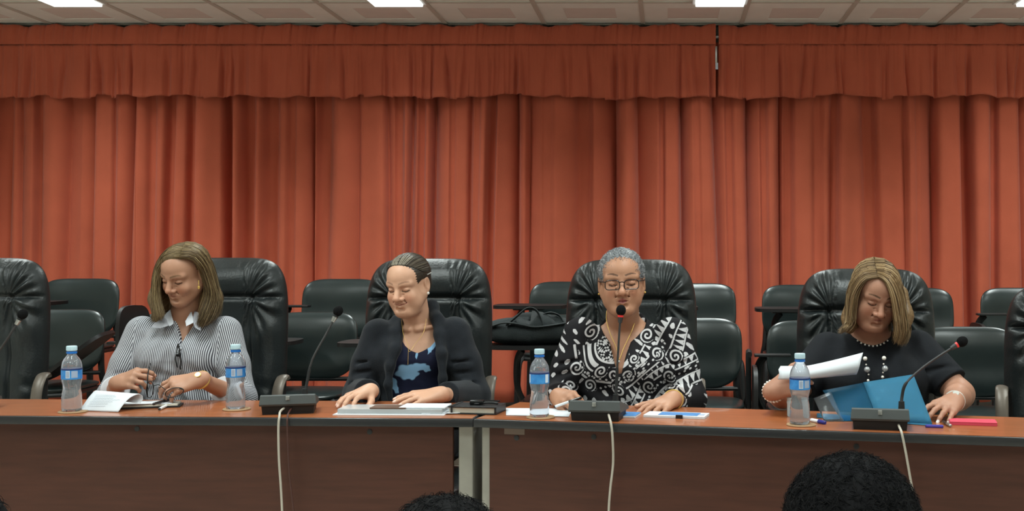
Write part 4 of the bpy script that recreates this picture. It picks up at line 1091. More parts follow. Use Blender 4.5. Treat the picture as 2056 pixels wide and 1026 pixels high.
def hair_cap(M, P, cols, root, face, extra=None, off=.010, name='hair', nape=-.045, h=.0036, groove=.0007, gfreq=95, m='hair_strands'):
    w = P.get('wide', 1.0); o = M.translation
    v = Vol((o.x-.15, o.y-.16, o.z-.24), (o.x+.15, o.y+.18, o.z+.16), h)
    v.ell(M, (0, .016, .032), (.0745*w+off, .094+off, .080+off), .01)
    v.ell(M, (0, .035, -.02), (.066*w+off*.6, .072+off, .055), .02)
    if extra: extra(v)
    for c, r in face: v.ell(M, c, r, .010, True)
    Mi = np.array(M.inverted(), np.float32)
    V, F = v.mesh()
    for _ in range(4):
        acc = np.zeros_like(V); cn = np.zeros(len(V), np.float32)
        for i in range(4):
            for j in (1, 3): np.add.at(acc, F[:, i], V[F[:, (i+j) % 4]]); np.add.at(cn, F[:, i], 1)
        V = V*.4+.6*acc/np.maximum(cn, 1)[:, None]
    Q = V@Mi[:3, :3].T+Mi[:3, 3]
    a = np.arctan2(Q[:, 0], Q[:, 2]-.02); g = np.sin(a*gfreq/3+6*Q[:, 1]*10)*np.sin(a*gfreq*.77+1)
    nrm = Q-np.array([0, .016, .03]); nrm /= np.linalg.norm(nrm, axis=1)[:, None]
    V = V+(nrm*(groove*g)[:, None])@np.array(M)[:3, :3].T
    me = np_mesh(name, V-np.array(root.location), F, m)
    cc = np.array([c[:3] for c in cols]); k = ((np.sin(a*37+Q[:, 1]*25)+np.sin(a*83+3)+2)/4.001*len(cols)).astype(int).clip(0, len(cols)-1)
    set_col(me, .75*cc[0]+.25*cc[k]*np.ones((len(V), 1))); return link(name, me, root)
def guides(spec, y0): return [[at(px, py, y0+dy) for px, py, dy in g] for g in spec]
def rel(pts, root): return [Vector(p)-Vector(root.location) for p in pts]
def beads(name, pts, r, m, root, n=10):
    q = MB()
    for i, p in enumerate(pts): q.ball(Vector(p)-Vector(root.location), r[i] if isinstance(r, (list, tuple)) else r, n)
    return q.build(name, m, root, ang=3.2)
def ring_band(name, c, ax, R, r, m, root, flat=None, tilt=0.0, n=24, ell=1.0):
    ax = Vector(ax).normalized(); a = ax.orthogonal().normalized(); b = ax.cross(a); c = Vector(c)-Vector(root.location)
    return MB().tube([c+(a*math.cos(t*2*PI/n)+b*math.sin(t*2*PI/n)*ell)*R+ax*tilt*math.cos(t*2*PI/n) for t in range(n)], r, 8, closed=True, flat=flat).build(name, m, root)

H = .0025
mat('collar_grey', srgb(146, 146, 152), .85, spec=.2, var=.15, vscale=400)
# ================================================================== woman in the striped shirt
c0 = Vector((-1.787, 4.06, 0))
w1 = thing('person', 'woman with shoulder-length fair hair in grey striped shirt fiddling with spectacles', 'person', (c0.x, c0.y, 0), 0, 'women seated at the panel table')
P1 = dict(wide=.98, smile=.15, age=.4, browk=.9, nose=1.05)
M1 = head_frame(at(372, 549, 3.98), -20, 22, 4, .90)
shA, shB = at(286, 668, 4.05), at(452, 668, 4.05)
elA, elB = at(224, 797, 3.97), at(486, 800, 3.98)
wrA, wrB = at(238, 769, 3.76), at(402, 762, 3.72)
rows1 = [(.50, c0.x, 4.06, .165, .125), (.62, c0.x, 4.06, .160, .120), (.72, c0.x, 4.05, .146, .108), (.80, c0.x, 4.045, .146, .108), (.88, c0.x, 4.04, .154, .112), (.94, c0.x, 4.045, .152, .100), (.985, c0.x, 4.05, .128, .082), (1.015, c0.x, 4.055, .085, .062), (1.04, c0.x, 4.06, .055, .048)]
v = Vol((-2.09, 3.58, .60), (-1.46, 4.22, 1.33), H)
v.stack([(z, x, y, a-.016, b-.016) for z, x, y, a, b in rows1], .02)
v.cone(M1 @ Vector((0, .022, -.055)), (c0.x, 4.045, 1.00), .050, .054, .02)
head_sdf(v, M1, P1)
for s_, e_, w_ in ((shA, elA, wrA), (shB, elB, wrB)): v.chain([s_, e_, w_], [.042, .036, .0235], .02)
n1, t1 = hand_sdf(v, wrA, at(288, 752, 3.70)-wrA, (-.15, -.75, .65), dict(curl=[[30, 40, 30], [42, 52, 40], [48, 58, 40], [52, 58, 40]], spread=3, thumb=1, tpose=(.35, .75, .5)), .96)
n2, t2 = hand_sdf(v, wrB, at(330, 778, 3.66)-wrB, (.0, -.70, .72), dict(curl=[[26, 34, 20], [30, 34, 22], [34, 34, 22], [34, 36, 22]], spread=3, thumb=-1, tpose=(.40, .70, .5)), .96)
tone = srgb(170, 126, 102)
bd = finish(v, 'body', 'skin', w1, lambda me, V: set_col(me, skin_colors(V, M1, P1, tone, srgb(124, 66, 58), srgb(104, 78, 56), n1+n2, srgb(206, 156, 136))))
thin(bd, [(M1.translation, .155), (lerp(wrA, t1[1], .5), .125), (lerp(wrB, t2[1], .5), .125)], .42)
# shirt
fold = lambda X, Y, Z: .0035*np.sin(X*60+Z*75+2*np.sin(Z*31))*np.sin(Z*40-X*22)+.0025*np.sin((Z*.6+np.abs(X-c0.x))*120)
cufA, cufB = lerp(elA, wrA, .50), lerp(elB, wrB, .42)
v = Vol((-2.12, 3.75, .52), (-1.43, 4.24, 1.07), .0036)
v.stack(rows1, .02, .004, wrinkle=fold)
for s in (-1, 1): v.ell(Matrix.Translation((c0.x+s*.066, 3.972, .885)), (0, 0, 0), (.066, .050, .062), .035)
for s_, e_, q_ in ((shA, elA, cufA), (shB, elB, cufB)):
    v.chain([s_+Vector((0, 0, .002)), lerp(s_, e_, .5), e_], [.060, .055, .050], .022); v.chain([e_, q_+(q_-e_).normalized()*.03], [.050, .044], .02)
    for k in range(3): v.cone(*( [lerp(s_, e_, .62+.14*k)+Vector((0, -.058, -.006*k)), lerp(s_, e_, .66+.14*k)+Vector((.03*(1 if s_ is shA else -1), -.052, .012))] + [.004, .003, .014, True]))
    v.plane(q_, q_-e_, .09)
v.cut_poly([(p.x, p.z) for p in (at(342, 600, 3.95), at(388, 600, 3.95), at(383, 640, 3.95), at(374, 668, 3.95), at(364, 692, 3.95), at(357, 672, 3.95), at(346, 650, 3.95), at(341, 640, 3.95))], 3.80, 4.03)
def stripes(me, V):
    st = V[:, 0]-c0.x+.02*np.sin(V[:, 2]*9)
    for s_, e_, q_, sg in ((shA, elA, cufA, -1), (shB, elB, cufB, 1)):
        for a, b, r in ((s_, e_, .068), (e_, q_, .060)):
            d = seg_d(V, a, b); ax = (b-a).normalized(); u = ax.orthogonal().normalized(); w = ax.cross(u)
            o = V-np.array(a); ang = np.arctan2(o@np.array(w), o@np.array(u))
            lim = (V[:, 0]-c0.x)*sg > (.152 if a is s_ else .10)
            m = (d < r)*lim > 0; st = np.where(m, ang*.052, st)
    set_float(me, st, 'stripe')
finish(v, 'shirt', 'pinstripe', w1, stripes)
for e_, w_, q_ in ((elA, wrA, cufA), (elB, wrB, cufB)):
    d = (w_-e_).normalized(); MB().tube(rel([q_-d*.012, q_-d*.006, q_+d*.020, q_+d*.024], w1), [.043, .0475, .0475, .044], 24).build('cuff', 'white_cuff', w1)
def flap(pts, name='collar', m='white_cuff', root=w1):
    q = [Vector(p)-Vector(root.location) for p in pts]; n = len(q); c = sum(q, Vector())/n; b = MB()
    V = q+[p+Vector((0, .004, .001)) for p in q]+[c+Vector((0, -.004, 0)), c+Vector((0, .004, 0))]
    b.add(V, [(i, (i+1) % n, 2*n) for i in range(n)]+[(n+(i+1) % n, n+i, 2*n+1) for i in range(n)]+[(i, n+i, n+(i+1) % n, (i+1) % n) for i in range(n)]); return b.build(name, m, root)
flap([at(341, 622, 4.00), at(329, 634, 3.985), at(332, 646, 3.955), at(341, 655, 3.94), at(348, 650, 3.95)])
flap([at(329, 634, 3.99), at(316, 645, 3.955), at(302, 657, 3.935), at(322, 659, 3.93), at(338, 654, 3.93), at(333, 642, 3.96)], m='collar_grey')
flap([at(384, 624, 4.00), at(372, 645, 3.955), at(374, 655, 3.935), at(388, 648, 3.94)])
flap([at(390, 625, 4.00), at(386, 645, 3.95), at(392, 658, 3.925), at(402, 664, 3.925), at(404, 645, 3.95), at(402, 630, 3.98)], m='collar_grey')
for k, yy in enumerate((700, 718, 737, 756, 775)):
    beads('button', [at(362+k, yy, 3.925-.002*k)], .0045, 'white_cuff', w1)
MB().tube(smoothpath(rel([at(358, 690, 3.915), at(355, 705, 3.912), at(352, 722, 3.912), at(357, 738, 3.912)], w1), 5), .0022, 6).tube(smoothpath(rel([at(358, 690, 3.915), at(361, 706, 3.912), at(363, 725, 3.912), at(362, 742, 3.912)], w1), 5), .0026, 6).ball(Vector(at(357, 712, 3.908))-Vector(w1.location), .008, 10).build('pendant_cord', 'pen_black', w1)
HC1 = [srgb(98, 79, 54), srgb(130, 109, 76), srgb(72, 57, 40), srgb(152, 132, 96), srgb(108, 88, 60)]
o1 = M1.translation
def ex1(v):
    v.chain([at(322, 560, 4.03), at(318, 600, 4.02), at(318, 636, 4.0)], [.026, .030, .022], .03)
    v.chain([at(418, 560, 4.04), at(424, 600, 4.03), at(412, 640, 3.99)], [.030, .036, .026], .03)
    v.chain([at(372, 560, 4.08), at(372, 620, 4.07)], [.055, .055], .03)
hair_cap(M1, P1, HC1, w1, [((0, -.115, -.030), (.058, .085, .095)), ((.075, -.005, -.012), (.02, .030, .030))], ex1, off=.003)
L1 = guides([[(361, 517, -.085), (338, 521, -.072), (322, 545, -.05), (316, 582, -.045), (320, 615, -.05), (327, 636, -.06)],
 [(364, 508, -.075), (335, 512, -.055), (317, 540, -.025), (311, 580, -.02), (314, 618, -.03), (318, 642, -.04)],
 [(368, 497, -.045), (335, 504, -.02), (314, 536, .015), (308, 580, .02), (311, 618, .01), (306, 644, 0)],
 [(375, 491, 0), (345, 496, .03), (321, 528, .06), (312, 580, .065), (316, 620, .06), (318, 640, .06)],
 [(385, 491, .05), (362, 500, .09), (338, 540, .115), (328, 590, .11), (330, 628, .1)]], 3.98)
R1 = guides([[(362, 517, -.085), (384, 517, -.080), (400, 532, -.062), (409, 552, -.035), (418, 590, -.015), (408, 622, -.035), (398, 652, -.05)],
 [(365, 507, -.073), (391, 508, -.062), (410, 530, -.035), (421, 562, -.01), (428, 600, -.005), (418, 632, -.03), (404, 655, -.045)],
 [(369, 496, -.04), (396, 500, -.025), (418, 530, .01), (430, 570, .03), (438, 604, .025), (428, 636, .0), (416, 648, -.02)],
 [(375, 490, 0), (402, 496, .03), (426, 530, .06), (437, 575, .06), (444, 606, .045), (438, 634, .03)],
 [(385, 491, .05), (402, 500, .09), (422, 540, .115), (430, 590, .10), (424, 640, .07)]], 3.98)
for g in (L1, R1):
    for pl in g: pl[:] = rel(pl, w1)
strands('hair_locks', [L1, R1], 3000, .0009, HC1, w1, Vector(o1)-Vector(w1.location), RNG, jit=.0032, wav=.0012, shell=(M1, (0, .016, .032), (.0745*.98+.006, .100, .086), np.array(w1.location)))
MB().tube(rel([at(399, 563, 3.945), at(399, 572, 3.94)], w1), .0014, 6).ball(Vector(at(399, 577, 3.94))-Vector(w1.location), .0062, 10, sc=(.8, .5, 1.2)).build('earring', 'gold', w1)
fw = (wrB-elB).normalized()
wt = lerp(elB, wrB, .985)
ring_band('watch_strap', wt, fw, .0300, .0035, 'gold', w1, flat=(1, .6))
_n = Vector((0, -.75, .62)).normalized(); _R = _n.to_track_quat('Z', 'Y').to_matrix().to_4x4(); _R.translation = wt+_n*.0290-Vector(w1.location)
wm = MB().lathe([(0, 0), (.0105, 0), (.0110, .002), (.0105, .0042), (.0090, .0045)], 24, M=_R).build('watch_case', 'gold', w1)
MB().lathe([(0, .0052), (.0088, .0050)], 24, M=_R).build('watch_face', 'pearl', wm)
ring_band('ring', lerp(wrA, t1[2], .62)+Vector((0, -.012, .008)), t1[2]-wrA, .0085, .002, 'gold', w1)
legs(w1, c0.x, 4.08)
# spectacles in her hands
sp = thing('spectacles', 'thin dark-framed spectacles held between the striped-shirt woman hands', 'spectacles', at(318, 784, 3.67))
S0 = Vector(sp.location)
def rim(cx, cy, y, a, b, tilt): return [at(cx+a*math.cos(t)*math.cos(tilt)-b*math.sin(t)*math.sin(tilt), cy+a*math.cos(t)*math.sin(tilt)+b*math.sin(t)*math.cos(tilt), y) for t in np.linspace(0, 2*PI, 20, endpoint=False)]
for cx_, cy_, y_, a_, b_, tl in ((301, 782, 3.665, 7, 17, .05), (350, 788, 3.655, 19, 9, -.25)):
    f_ = MB().tube([Vector(p)-S0 for p in rim(cx_, cy_, y_, a_, b_, tl)], .0016, 6, closed=True).build('rim', 'pen_black', sp)
    q = MB(); R_ = [Vector(p)-S0 for p in rim(cx_, cy_, y_, a_, b_, tl)]; q.add(R_+[r+Vector((0, .0012, 0)) for r in R_], [tuple(range(20)), tuple(reversed(range(20, 40)))]+[(i, (i+1) % 20, 20+(i+1) % 20, 20+i) for i in range(20)]); q.build('lens', 'glass_clear', sp)
MB().tube([Vector(p)-S0 for p in (at(307, 775, 3.663), at(318, 772, 3.66), at(332, 782, 3.657))], .0016, 6).build('bridge', 'pen_black', sp)
MB().tube(smoothpath([Vector(p)-S0 for p in (at(296, 798, 3.665), at(296, 765, 3.67), at(298, 745, 3.68), at(303, 729, 3.70))], 5), .002, 6).build('temple', 'pen_black', sp)
MB().tube(smoothpath([Vector(p)-S0 for p in (at(368, 782, 3.655), at(345, 775, 3.67), at(320, 778, 3.68))], 5), .002, 6).build('temple', 'pen_black', sp)

# ================================================================== woman in the dark shawl
c0b = Vector((-.930, 4.06, 0))
w2 = thing('person', 'smiling woman with pulled-back dark hair in black shawl, hands on papers', 'person', (c0b.x, c0b.y, 0), 0, 'women seated at the panel table')
P2 = dict(wide=.98, smile=1.0, age=1.0, browk=.6, browup=.003, nose=1.14, full=.25)
M2 = head_frame(at(820, 570, 3.97), -17, 15, -2, .90)
shA, shB = at(760, 672, 4.03), at(912, 668, 4.03)
elA, elB = at(722, 792, 3.99), at(952, 795, 3.99)
wrA, wrB = at(742, 786, 3.73), at(882, 792, 3.73)
cx = c0b.x
rows2 = [(.50, cx, 4.07, .165, .125), (.64, cx, 4.07, .155, .115), (.78, cx, 4.06, .142, .105), (.88, cx, 4.055, .146, .108), (.94, cx, 4.06, .146, .094), (.985, cx, 4.065, .125, .078), (1.02, cx+.005, 4.07, .080, .058), (1.05, cx+.01, 4.07, .050, .045)]
v = Vol((-1.22, 3.54, .60), (-.64, 4.22, 1.31), H)
v.stack([(z, x, y, a-.012, b-.012) for z, x, y, a, b in rows2], .02)
v.cone(M2 @ Vector((0, .020, -.055)), (cx+.005, 4.05, .99), .047, .052, .02)
for s in (-1, 1): v.cone(M2 @ Vector((s*.03, .0, -.075)), (cx+s*.018, 4.005, .985), .009, .008, .012)
v.cone((cx-.012, 3.99, .988), (cx-.10, 4.015, 1.0), .008, .007, .014); v.cone((cx+.02, 3.99, .988), (cx+.11, 4.015, 1.005), .008, .007, .014)
head_sdf(v, M2, P2)
for s_, e_, w_ in ((shA, elA, wrA), (shB, elB, wrB)): v.chain([s_, e_, w_], [.040, .034, .0235], .02)
n1, t1 = hand_sdf(v, wrA, at(700, 797, 3.635)-wrA, (-.15, -.25, .95), dict(curl=[[10, 22, 14], [10, 22, 14], [10, 22, 14], [12, 22, 14]], spread=9, thumb=1, tpose=(.7, .45, .2)), .97)
n2, t2 = hand_sdf(v, wrB, at(806, 801, 3.64)-wrB, (.0, -.35, .93), dict(curl=[[8, 8, 5], [8, 8, 5], [9, 8, 5], [10, 8, 5]], spread=4, thumb=-1, tpose=(.5, .35, .3)), .97)
tone = srgb(200, 154, 128)
bd = finish(v, 'body', 'skin', w2, lambda me, V: set_col(me, skin_colors(V, M2, P2, tone, srgb(146, 80, 70), srgb(110, 80, 62), n1+n2, srgb(226, 186, 170))))
thin(bd, [(M2.translation, .155), (lerp(wrA, t1[1], .5), .125), (lerp(wrB, t2[1], .5), .125)], .42)
v = Vol((-1.12, 3.90, .52), (-.74, 4.20, 1.07), .0036)
v.stack(rows2, .02, .000, wrinkle=lambda X, Y, Z: .002*np.sin(X*50+Z*30))
for s in (-1, 1): v.ell(Matrix.Translation((cx+s*.062, 3.985, .880)), (0, 0, 0), (.058, .042, .055), .035)
Y_ = 3.93
v.cut_poly([(p.x, p.z) for p in [at(*q, Y_) for q in ((780, 590), (890, 590), (884, 650), (872, 682), (860, 698), (846, 706), (834, 711), (820, 706), (808, 697), (796, 680), (788, 650))]], 3.80, 4.06)
def flower(me, V):
    X = CX+V[:, 0]/3.95*FOC; Y = CY+(EYE-V[:, 2])/3.95*FOC            # metres on the chest, scaled
    f = np.full(len(V), -9.0)
    def blob(cx, cy, rx, ry, rot=0):
        nonlocal f
        dx, dy = X-cx, Y-cy; c, s = math.cos(rot), math.sin(rot); u = (dx*c+dy*s)/rx; w = (-dx*s+dy*c)/ry
        a = np.arctan2(w, u); f = np.maximum(f, 1+.14*np.sin(5*a+cx)-np.sqrt(u*u+w*w))
    blob(815, 746, 20, 14, -.3); blob(840, 737, 17, 8, -.15); blob(856, 739, 9, 7, .5); blob(828, 752, 14, 9, -.5)
    blob(787, 768, 8, 15, -.5); blob(794, 782, 5, 9, -.4); blob(868, 695, 4, 16, .5); blob(800, 694, 4, 9, .2); blob(837, 712, 2.5, 8, 0); blob(862, 702, 3, 6, -.5)
    set_float(me, np.clip(.5+f*.9, 0, 1), 'print')
finish(v, 'dress', 'flower_print', w2, flower)
bust2 = [Matrix.Translation((cx+s*.066, 3.985, .880)) for s in (-1, 1)]
v = Vol((-1.26, 3.72, .52), (-.60, 4.25, 1.12), .0042)
v.stack([(z, x, y+.01, a+.004, b+.016) for z, x, y, a, b in rows2], .02, .006, wrinkle=lambda X, Y, Z: .004*np.sin(X*40-Z*28+2*np.sin(Z*20)))
for s_, e_, w_ in ((shA, elA, wrA), (shB, elB, wrB)):
    q_ = lerp(e_, w_, .80); v.chain([s_, lerp(s_, e_, .5), e_], [.060, .060, .056], .025); v.chain([e_, q_+(q_-e_).normalized()*.03], [.058, .044], .02)
    for k in range(3): v.cone(lerp(s_, e_, .45+.17*k)+Vector((-.03, -.056, 0)), lerp(s_, e_, .55+.17*k)+Vector((.035, -.052, .03)), .004, .003, .016, True)
    v.plane(q_, q_-e_, .09)
for B_ in bust2: v.ell(B_, (0, 0, 0), (.070, .056, .068), .035)
v.cut_poly([(p.x, p.z) for p in [at(*q, 3.93) for q in ((806, 560), (860, 560), (866, 620), (874, 660), (878, 700), (884, 740), (886, 830), (790, 830), (780, 775), (784, 735), (800, 700), (800, 650))]], 3.70, 4.075)
v.chain([at(848, 622, 4.10), at(866, 616, 4.07), at(877, 640, 4.02), at(882, 672, 3.975), at(887, 710, 3.935), at(889, 760, 3.925), at(886, 800, 3.925)], [.020, .024, .020, .017, .015, .013, .012], .02)
v.chain([at(806, 632, 4.09), at(797, 645, 4.05), at(796, 668, 4.0), at(795, 700, 3.945), at(784, 735, 3.925), at(779, 772, 3.92), at(784, 805, 3.92)], [.018, .018, .017, .015, .013, .012, .011], .02)
finish(v, 'shawl', 'shawl', w2)
HC2 = [srgb(48, 40, 33), srgb(62, 52, 43), srgb(40, 33, 28), srgb(74, 64, 54)]
hair_cap(M2, P2, HC2, w2, [((0, -.118, -.028), (.053, .080, .088)), ((.080, -.008, -.020), (.03, .030, .040)), ((-.080, -.008, -.020), (.03, .030, .040)), ((0, -.02, -.10), (.09, .07, .06))], lambda v: v.ell(M2, (0, .125, .02), (.036, .030, .036), .012), off=.0075)
SW = []
for k in range(25):
    th = -1.9+3.8*k/24
    root_d = Vector((math.sin(th)*.95, -1.02+.30*abs(th)**1.6, .10+.90*math.cos(th*.78))).normalized(); end_d = Vector((0, 1, .05))
    pl = []
    for j in range(9):
        t = j/8; d = (root_d*(1-t)+end_d*t+Vector((math.sin(th)*.55, 0, .45*math.cos(th)))*math.sin(PI*t)*.55).normalized()
        pl.append(M2 @ (Vector((0, .016, .032))+Vector((d.x*(.0745*.98+.0085), d.y*(.094+.0085), d.z*(.080+.0085))))-Vector(w2.location))
    SW.append(pl)
strands('hair_locks', [SW], 1500, .0010, HC2+[srgb(96, 88, 76)], w2, M2.translation-Vector(w2.location), RNG, jit=.0008, lift=.003)
strands('grey_front_locks', [[pl[:4] for pl in SW[8:17]]], 240, .0009, [srgb(150, 142, 126), srgb(120, 112, 98)], w2, M2.translation-Vector(w2.location), RNG, jit=.0008, lift=.003, seg=8)
beads('earring', [M2 @ Vector((.0790, .004, -.042))], .0058, 'pearl', w2)
MB().tube(rel([M2 @ Vector((.080, .02, .030)), M2 @ Vector((.084, .045, .032))], w2), .0022, 6).build('hair_pin', 'silver', w2)
MB().tube(smoothpath(rel([at(806, 640, 4.0), at(810, 672, 3.965), at(818, 690, 3.945), at(822, 706, 3.925), at(834, 690, 3.945), at(850, 668, 3.965), at(856, 640, 4.0)], w2), 6), .0006, 6).tube(rel([at(820, 703, 3.925), at(819, 732, 3.915)], w2), .0006, 6).build('necklace', 'gold', w2)
legs(w2, cx, 4.08)

# ================================================================== woman with short grey hair
cx = at(1256, 600, 3.98).x
w3 = thing('person', 'grey-haired woman with glasses and black-and-white swirl blouse speaking into microphone', 'person', (cx, 3.98, 0), 0, 'women seated at the panel table')
P3 = dict(wide=1.02, full=.5, nose=1.12, age=.6, open=.9, browk=.8, browup=.006)
M3 = head_frame(at(1248, 565, 3.87), 3, 3, -2, .98)
shA, shB = at(1166, 672, 3.96), at(1348, 672, 3.96)
elA, elB = at(1122, 797, 3.92), at(1386, 800, 3.90)
wrA, wrB = at(1122, 797, 3.655), at(1350, 803, 3.64)
rows3 = [(.48, cx, 4.0, .19, .145), (.62, cx, 4.0, .185, .140), (.76, cx, 3.99, .168, .128), (.86, cx, 3.98, .170, .126), (.93, cx, 3.985, .166, .105), (.975, cx, 3.99, .140, .085), (1.01, cx, 3.995, .088, .066), (1.04, cx, 4.0, .055, .05)]
v = Vol((-.48, 3.36, .60), (.16, 4.16, 1.33), H)
v.stack([(z, x, y, a-.012, b-.012) for z, x, y, a, b in rows3], .02)
v.cone(M3 @ Vector((0, .02, -.055)), (cx-.006, 3.985, .985), .056, .060, .02)
head_sdf(v, M3, P3)
for s_, e_, w_ in ((shA, elA, wrA), (shB, elB, wrB)): v.chain([s_, e_, w_], [.046, .040, .026], .02)
n1, t1 = hand_sdf(v, wrA, at(1146, 808, 3.54)-wrA, (-.55, -.35, .75), dict(curl=[[34, 46, 26], [44, 52, 34], [50, 54, 36], [54, 54, 36]], spread=2, thumb=1, tpose=(.30, .55, .5)), 1.0)
n2, t2 = hand_sdf(v, wrB, at(1316, 818, 3.555)-wrB, (.05, -.20, .97), dict(curl=[[10, 16, 8], [10, 16, 10], [10, 16, 10], [12, 16, 10]], spread=7, thumb=-1, tpose=(.75, .10, .0)), 1.0)
tone = srgb(172, 126, 100)
bd = finish(v, 'body', 'skin', w3, lambda me, V: set_col(me, skin_colors(V, M3, P3, tone, srgb(128, 58, 58), srgb(60, 44, 38), n1+n2, srgb(206, 160, 140))))
thin(bd, [(M3.translation, .155), (lerp(wrA, t1[1], .5), .125), (lerp(wrB, t2[1], .5), .125)], .42)
def tribal(me, V):
    u = V[:, 0]-cx; w = V[:, 2].copy()
    u = u+.006*np.sin(w*40); w = w+.006*np.sin(u*37+1)
    f = np.full(len(V), -1.0)
    def st(d, hw): 
        nonlocal f
        f = np.maximum(f, hw-d)
    def cutb(d, hw):
        nonlocal f
        f = np.minimum(f, d-hw)
    # wavy filler of leaf-like strokes
    q = np.sin(u*115+4*np.sin(w*26))*np.sin(w*88+3*np.sin(u*24)); f = np.maximum(f, np.where(q > .45, (q-.45)*.006, -1))
    # diagonal ladder bands on her left side, sweeping up to the shoulder
    for c0_, R_, r2 in (((-.16, 1.13), .30, .335), ((-.16, 1.13), .375, .415), ((.30, .60), .21, .245), ((.30, .60), .285, .31)):
        dx, dz = u-c0_[0], w-c0_[1]; r = np.hypot(dx, dz); a = np.arctan2(dz, dx); mid = (R_+r2)/2; hw_ = (r2-R_)/2
        reg = (u > -.02); band = np.abs(r-mid)-hw_-.006
        f = np.where(reg & (band < 0), -.01, f)
        f = np.where(reg, np.maximum(f, .0028-np.abs(r-R_)), f); f = np.where(reg, np.maximum(f, .0028-np.abs(r-r2)), f)
        tri = np.abs(((a*mid/.021) % 1)-.5)*.021; tt = (r-R_)/(r2-R_); f = np.where(reg & (np.abs(r-mid) < hw_-.004), np.maximum(f, .0085*tt-tri*.9), f)
    # nested bowls on her right side
    for R_, hw_ in ((.052, .0035), (.074, .0075), (.094, .003), (.125, .0045)):
        dx, dz = u+.055, w-.925; r = np.hypot(dx, dz*1.05); reg = (u < .012) & (dz < .02)
        f = np.where(reg & (np.abs(r-R_) < hw_+.006), -.006, f); f = np.where(reg, np.maximum(f, hw_-np.abs(r-R_)), f)
    # dense fleck patch inside the bowl
    r = np.hypot(u+.055, w-.925); q = np.sin(u*420+2*np.sin(w*160))*np.sin(w*390+2*np.sin(u*190)); f = np.where((r < .045) & (u < .012), (q-.1)*.004, f)
    # spirals
    for (cu, cw, R_, s_, ph, dr) in ((-.030, .838, .025, .0150, 0, 1), (.020, .842, .026, .0150, 1, 1), (-.078, .845, .024, .0140, 2, 1), (-.115, .985, .030, .016, 1, -1), (.085, .968, .026, .015, 3, 1), (.110, .905, .024, .014, 0, -1), (-.168, .865, .028, .015, 2, 1), (.175, .905, .026, .015, 1, -1), (.165, .835, .024, .014, 2, 1), (-.12, .80, .024, .014, 0, -1), (.09, .79, .026, .015, 2, 1), (-.02, .785, .024, .014, 3, -1), (-.185, .80, .022, .014, 1, 1), (.19, .775, .024, .014, 1, 1), (.03, .90, .018, .012, 0, 1)):
        dx, dz = u-cu, w-cw; r = np.hypot(dx, dz); a = np.arctan2(dz, dx)*dr+ph; k = ((r/s_-a/(2*PI)) % 1)
        d = np.abs(k-.5)*s_; f = np.where(r < R_+.004, np.where(r < R_, .0032-d, -.004), f)
    # dots in arcs
    for (cu, cw, R_, a0, a1, n) in ((-.055, .925, .110, 3.5, 5.9, 13), (-.16, 1.13, .355, -1.35, -.55, 16), (.30, .60, .265, 1.75, 2.6, 13)):
        for t in np.linspace(a0, a1, n):
            d = np.hypot(u-cu-R_*math.cos(t), w-cw-R_*math.sin(t)); f = np.where(d < .007, np.maximum(.0042-d, -.003), f)
    # white edging of the neckline
    set_float(me, np.clip(.5+f/.008, 0, 1), 'print')
v = Vol((-.52, 3.50, .50), (.20, 4.18, 1.07), .0032)
v.stack(rows3, .02, .004, wrinkle=lambda X, Y, Z: .0035*np.sin(X*45+Z*38+2*np.sin(Z*25)))
for s in (-1, 1): v.ell(Matrix.Translation((cx+s*.078, 3.895, .865)), (0, 0, 0), (.074, .056, .066), .04)
for s_, e_, w_, tq in ((shA, elA, wrA, .78), (shB, elB, wrB, .80)):
    q_ = lerp(e_, w_, tq); v.chain([s_, lerp(s_, e_, .5), e_], [.064, .061, .056], .025); v.chain([e_, q_+(q_-e_).normalized()*.03], [.057, .047], .02)
    for k in range(3): v.cone(lerp(s_, e_, .45+.18*k)+Vector((-.03, -.058, 0)), lerp(s_, e_, .52+.18*k)+Vector((.035, -.054, .03)), .004, .003, .016, True)
    v.plane(q_, q_-e_, .09)
v.cut_poly([(p.x, p.z) for p in [at(*q, 3.87) for q in ((1198, 590), (1300, 590), (1299, 640), (1293, 662), (1278, 678), (1266, 688), (1257, 712), (1248, 750), (1240, 750), (1229, 710), (1223, 688), (1210, 672), (1199, 652))]], 3.70, 3.99)
finish(v, 'blouse', 'tribal_print', w3, tribal)
HC3 = [srgb(112, 116, 120), srgb(150, 154, 158), srgb(78, 82, 86), srgb(186, 188, 190), srgb(96, 100, 104)]
FACE3 = [((0, -.125, -.030), (.064, .084, .092)), ((.082, -.012, -.030), (.03, .030, .045)), ((-.082, -.012, -.030), (.03, .030, .045)), ((0, -.03, -.10), (.09, .08, .06))]
hair_cap(M3, P3, HC3, w3, FACE3, None, off=.008, groove=.001, gfreq=60)
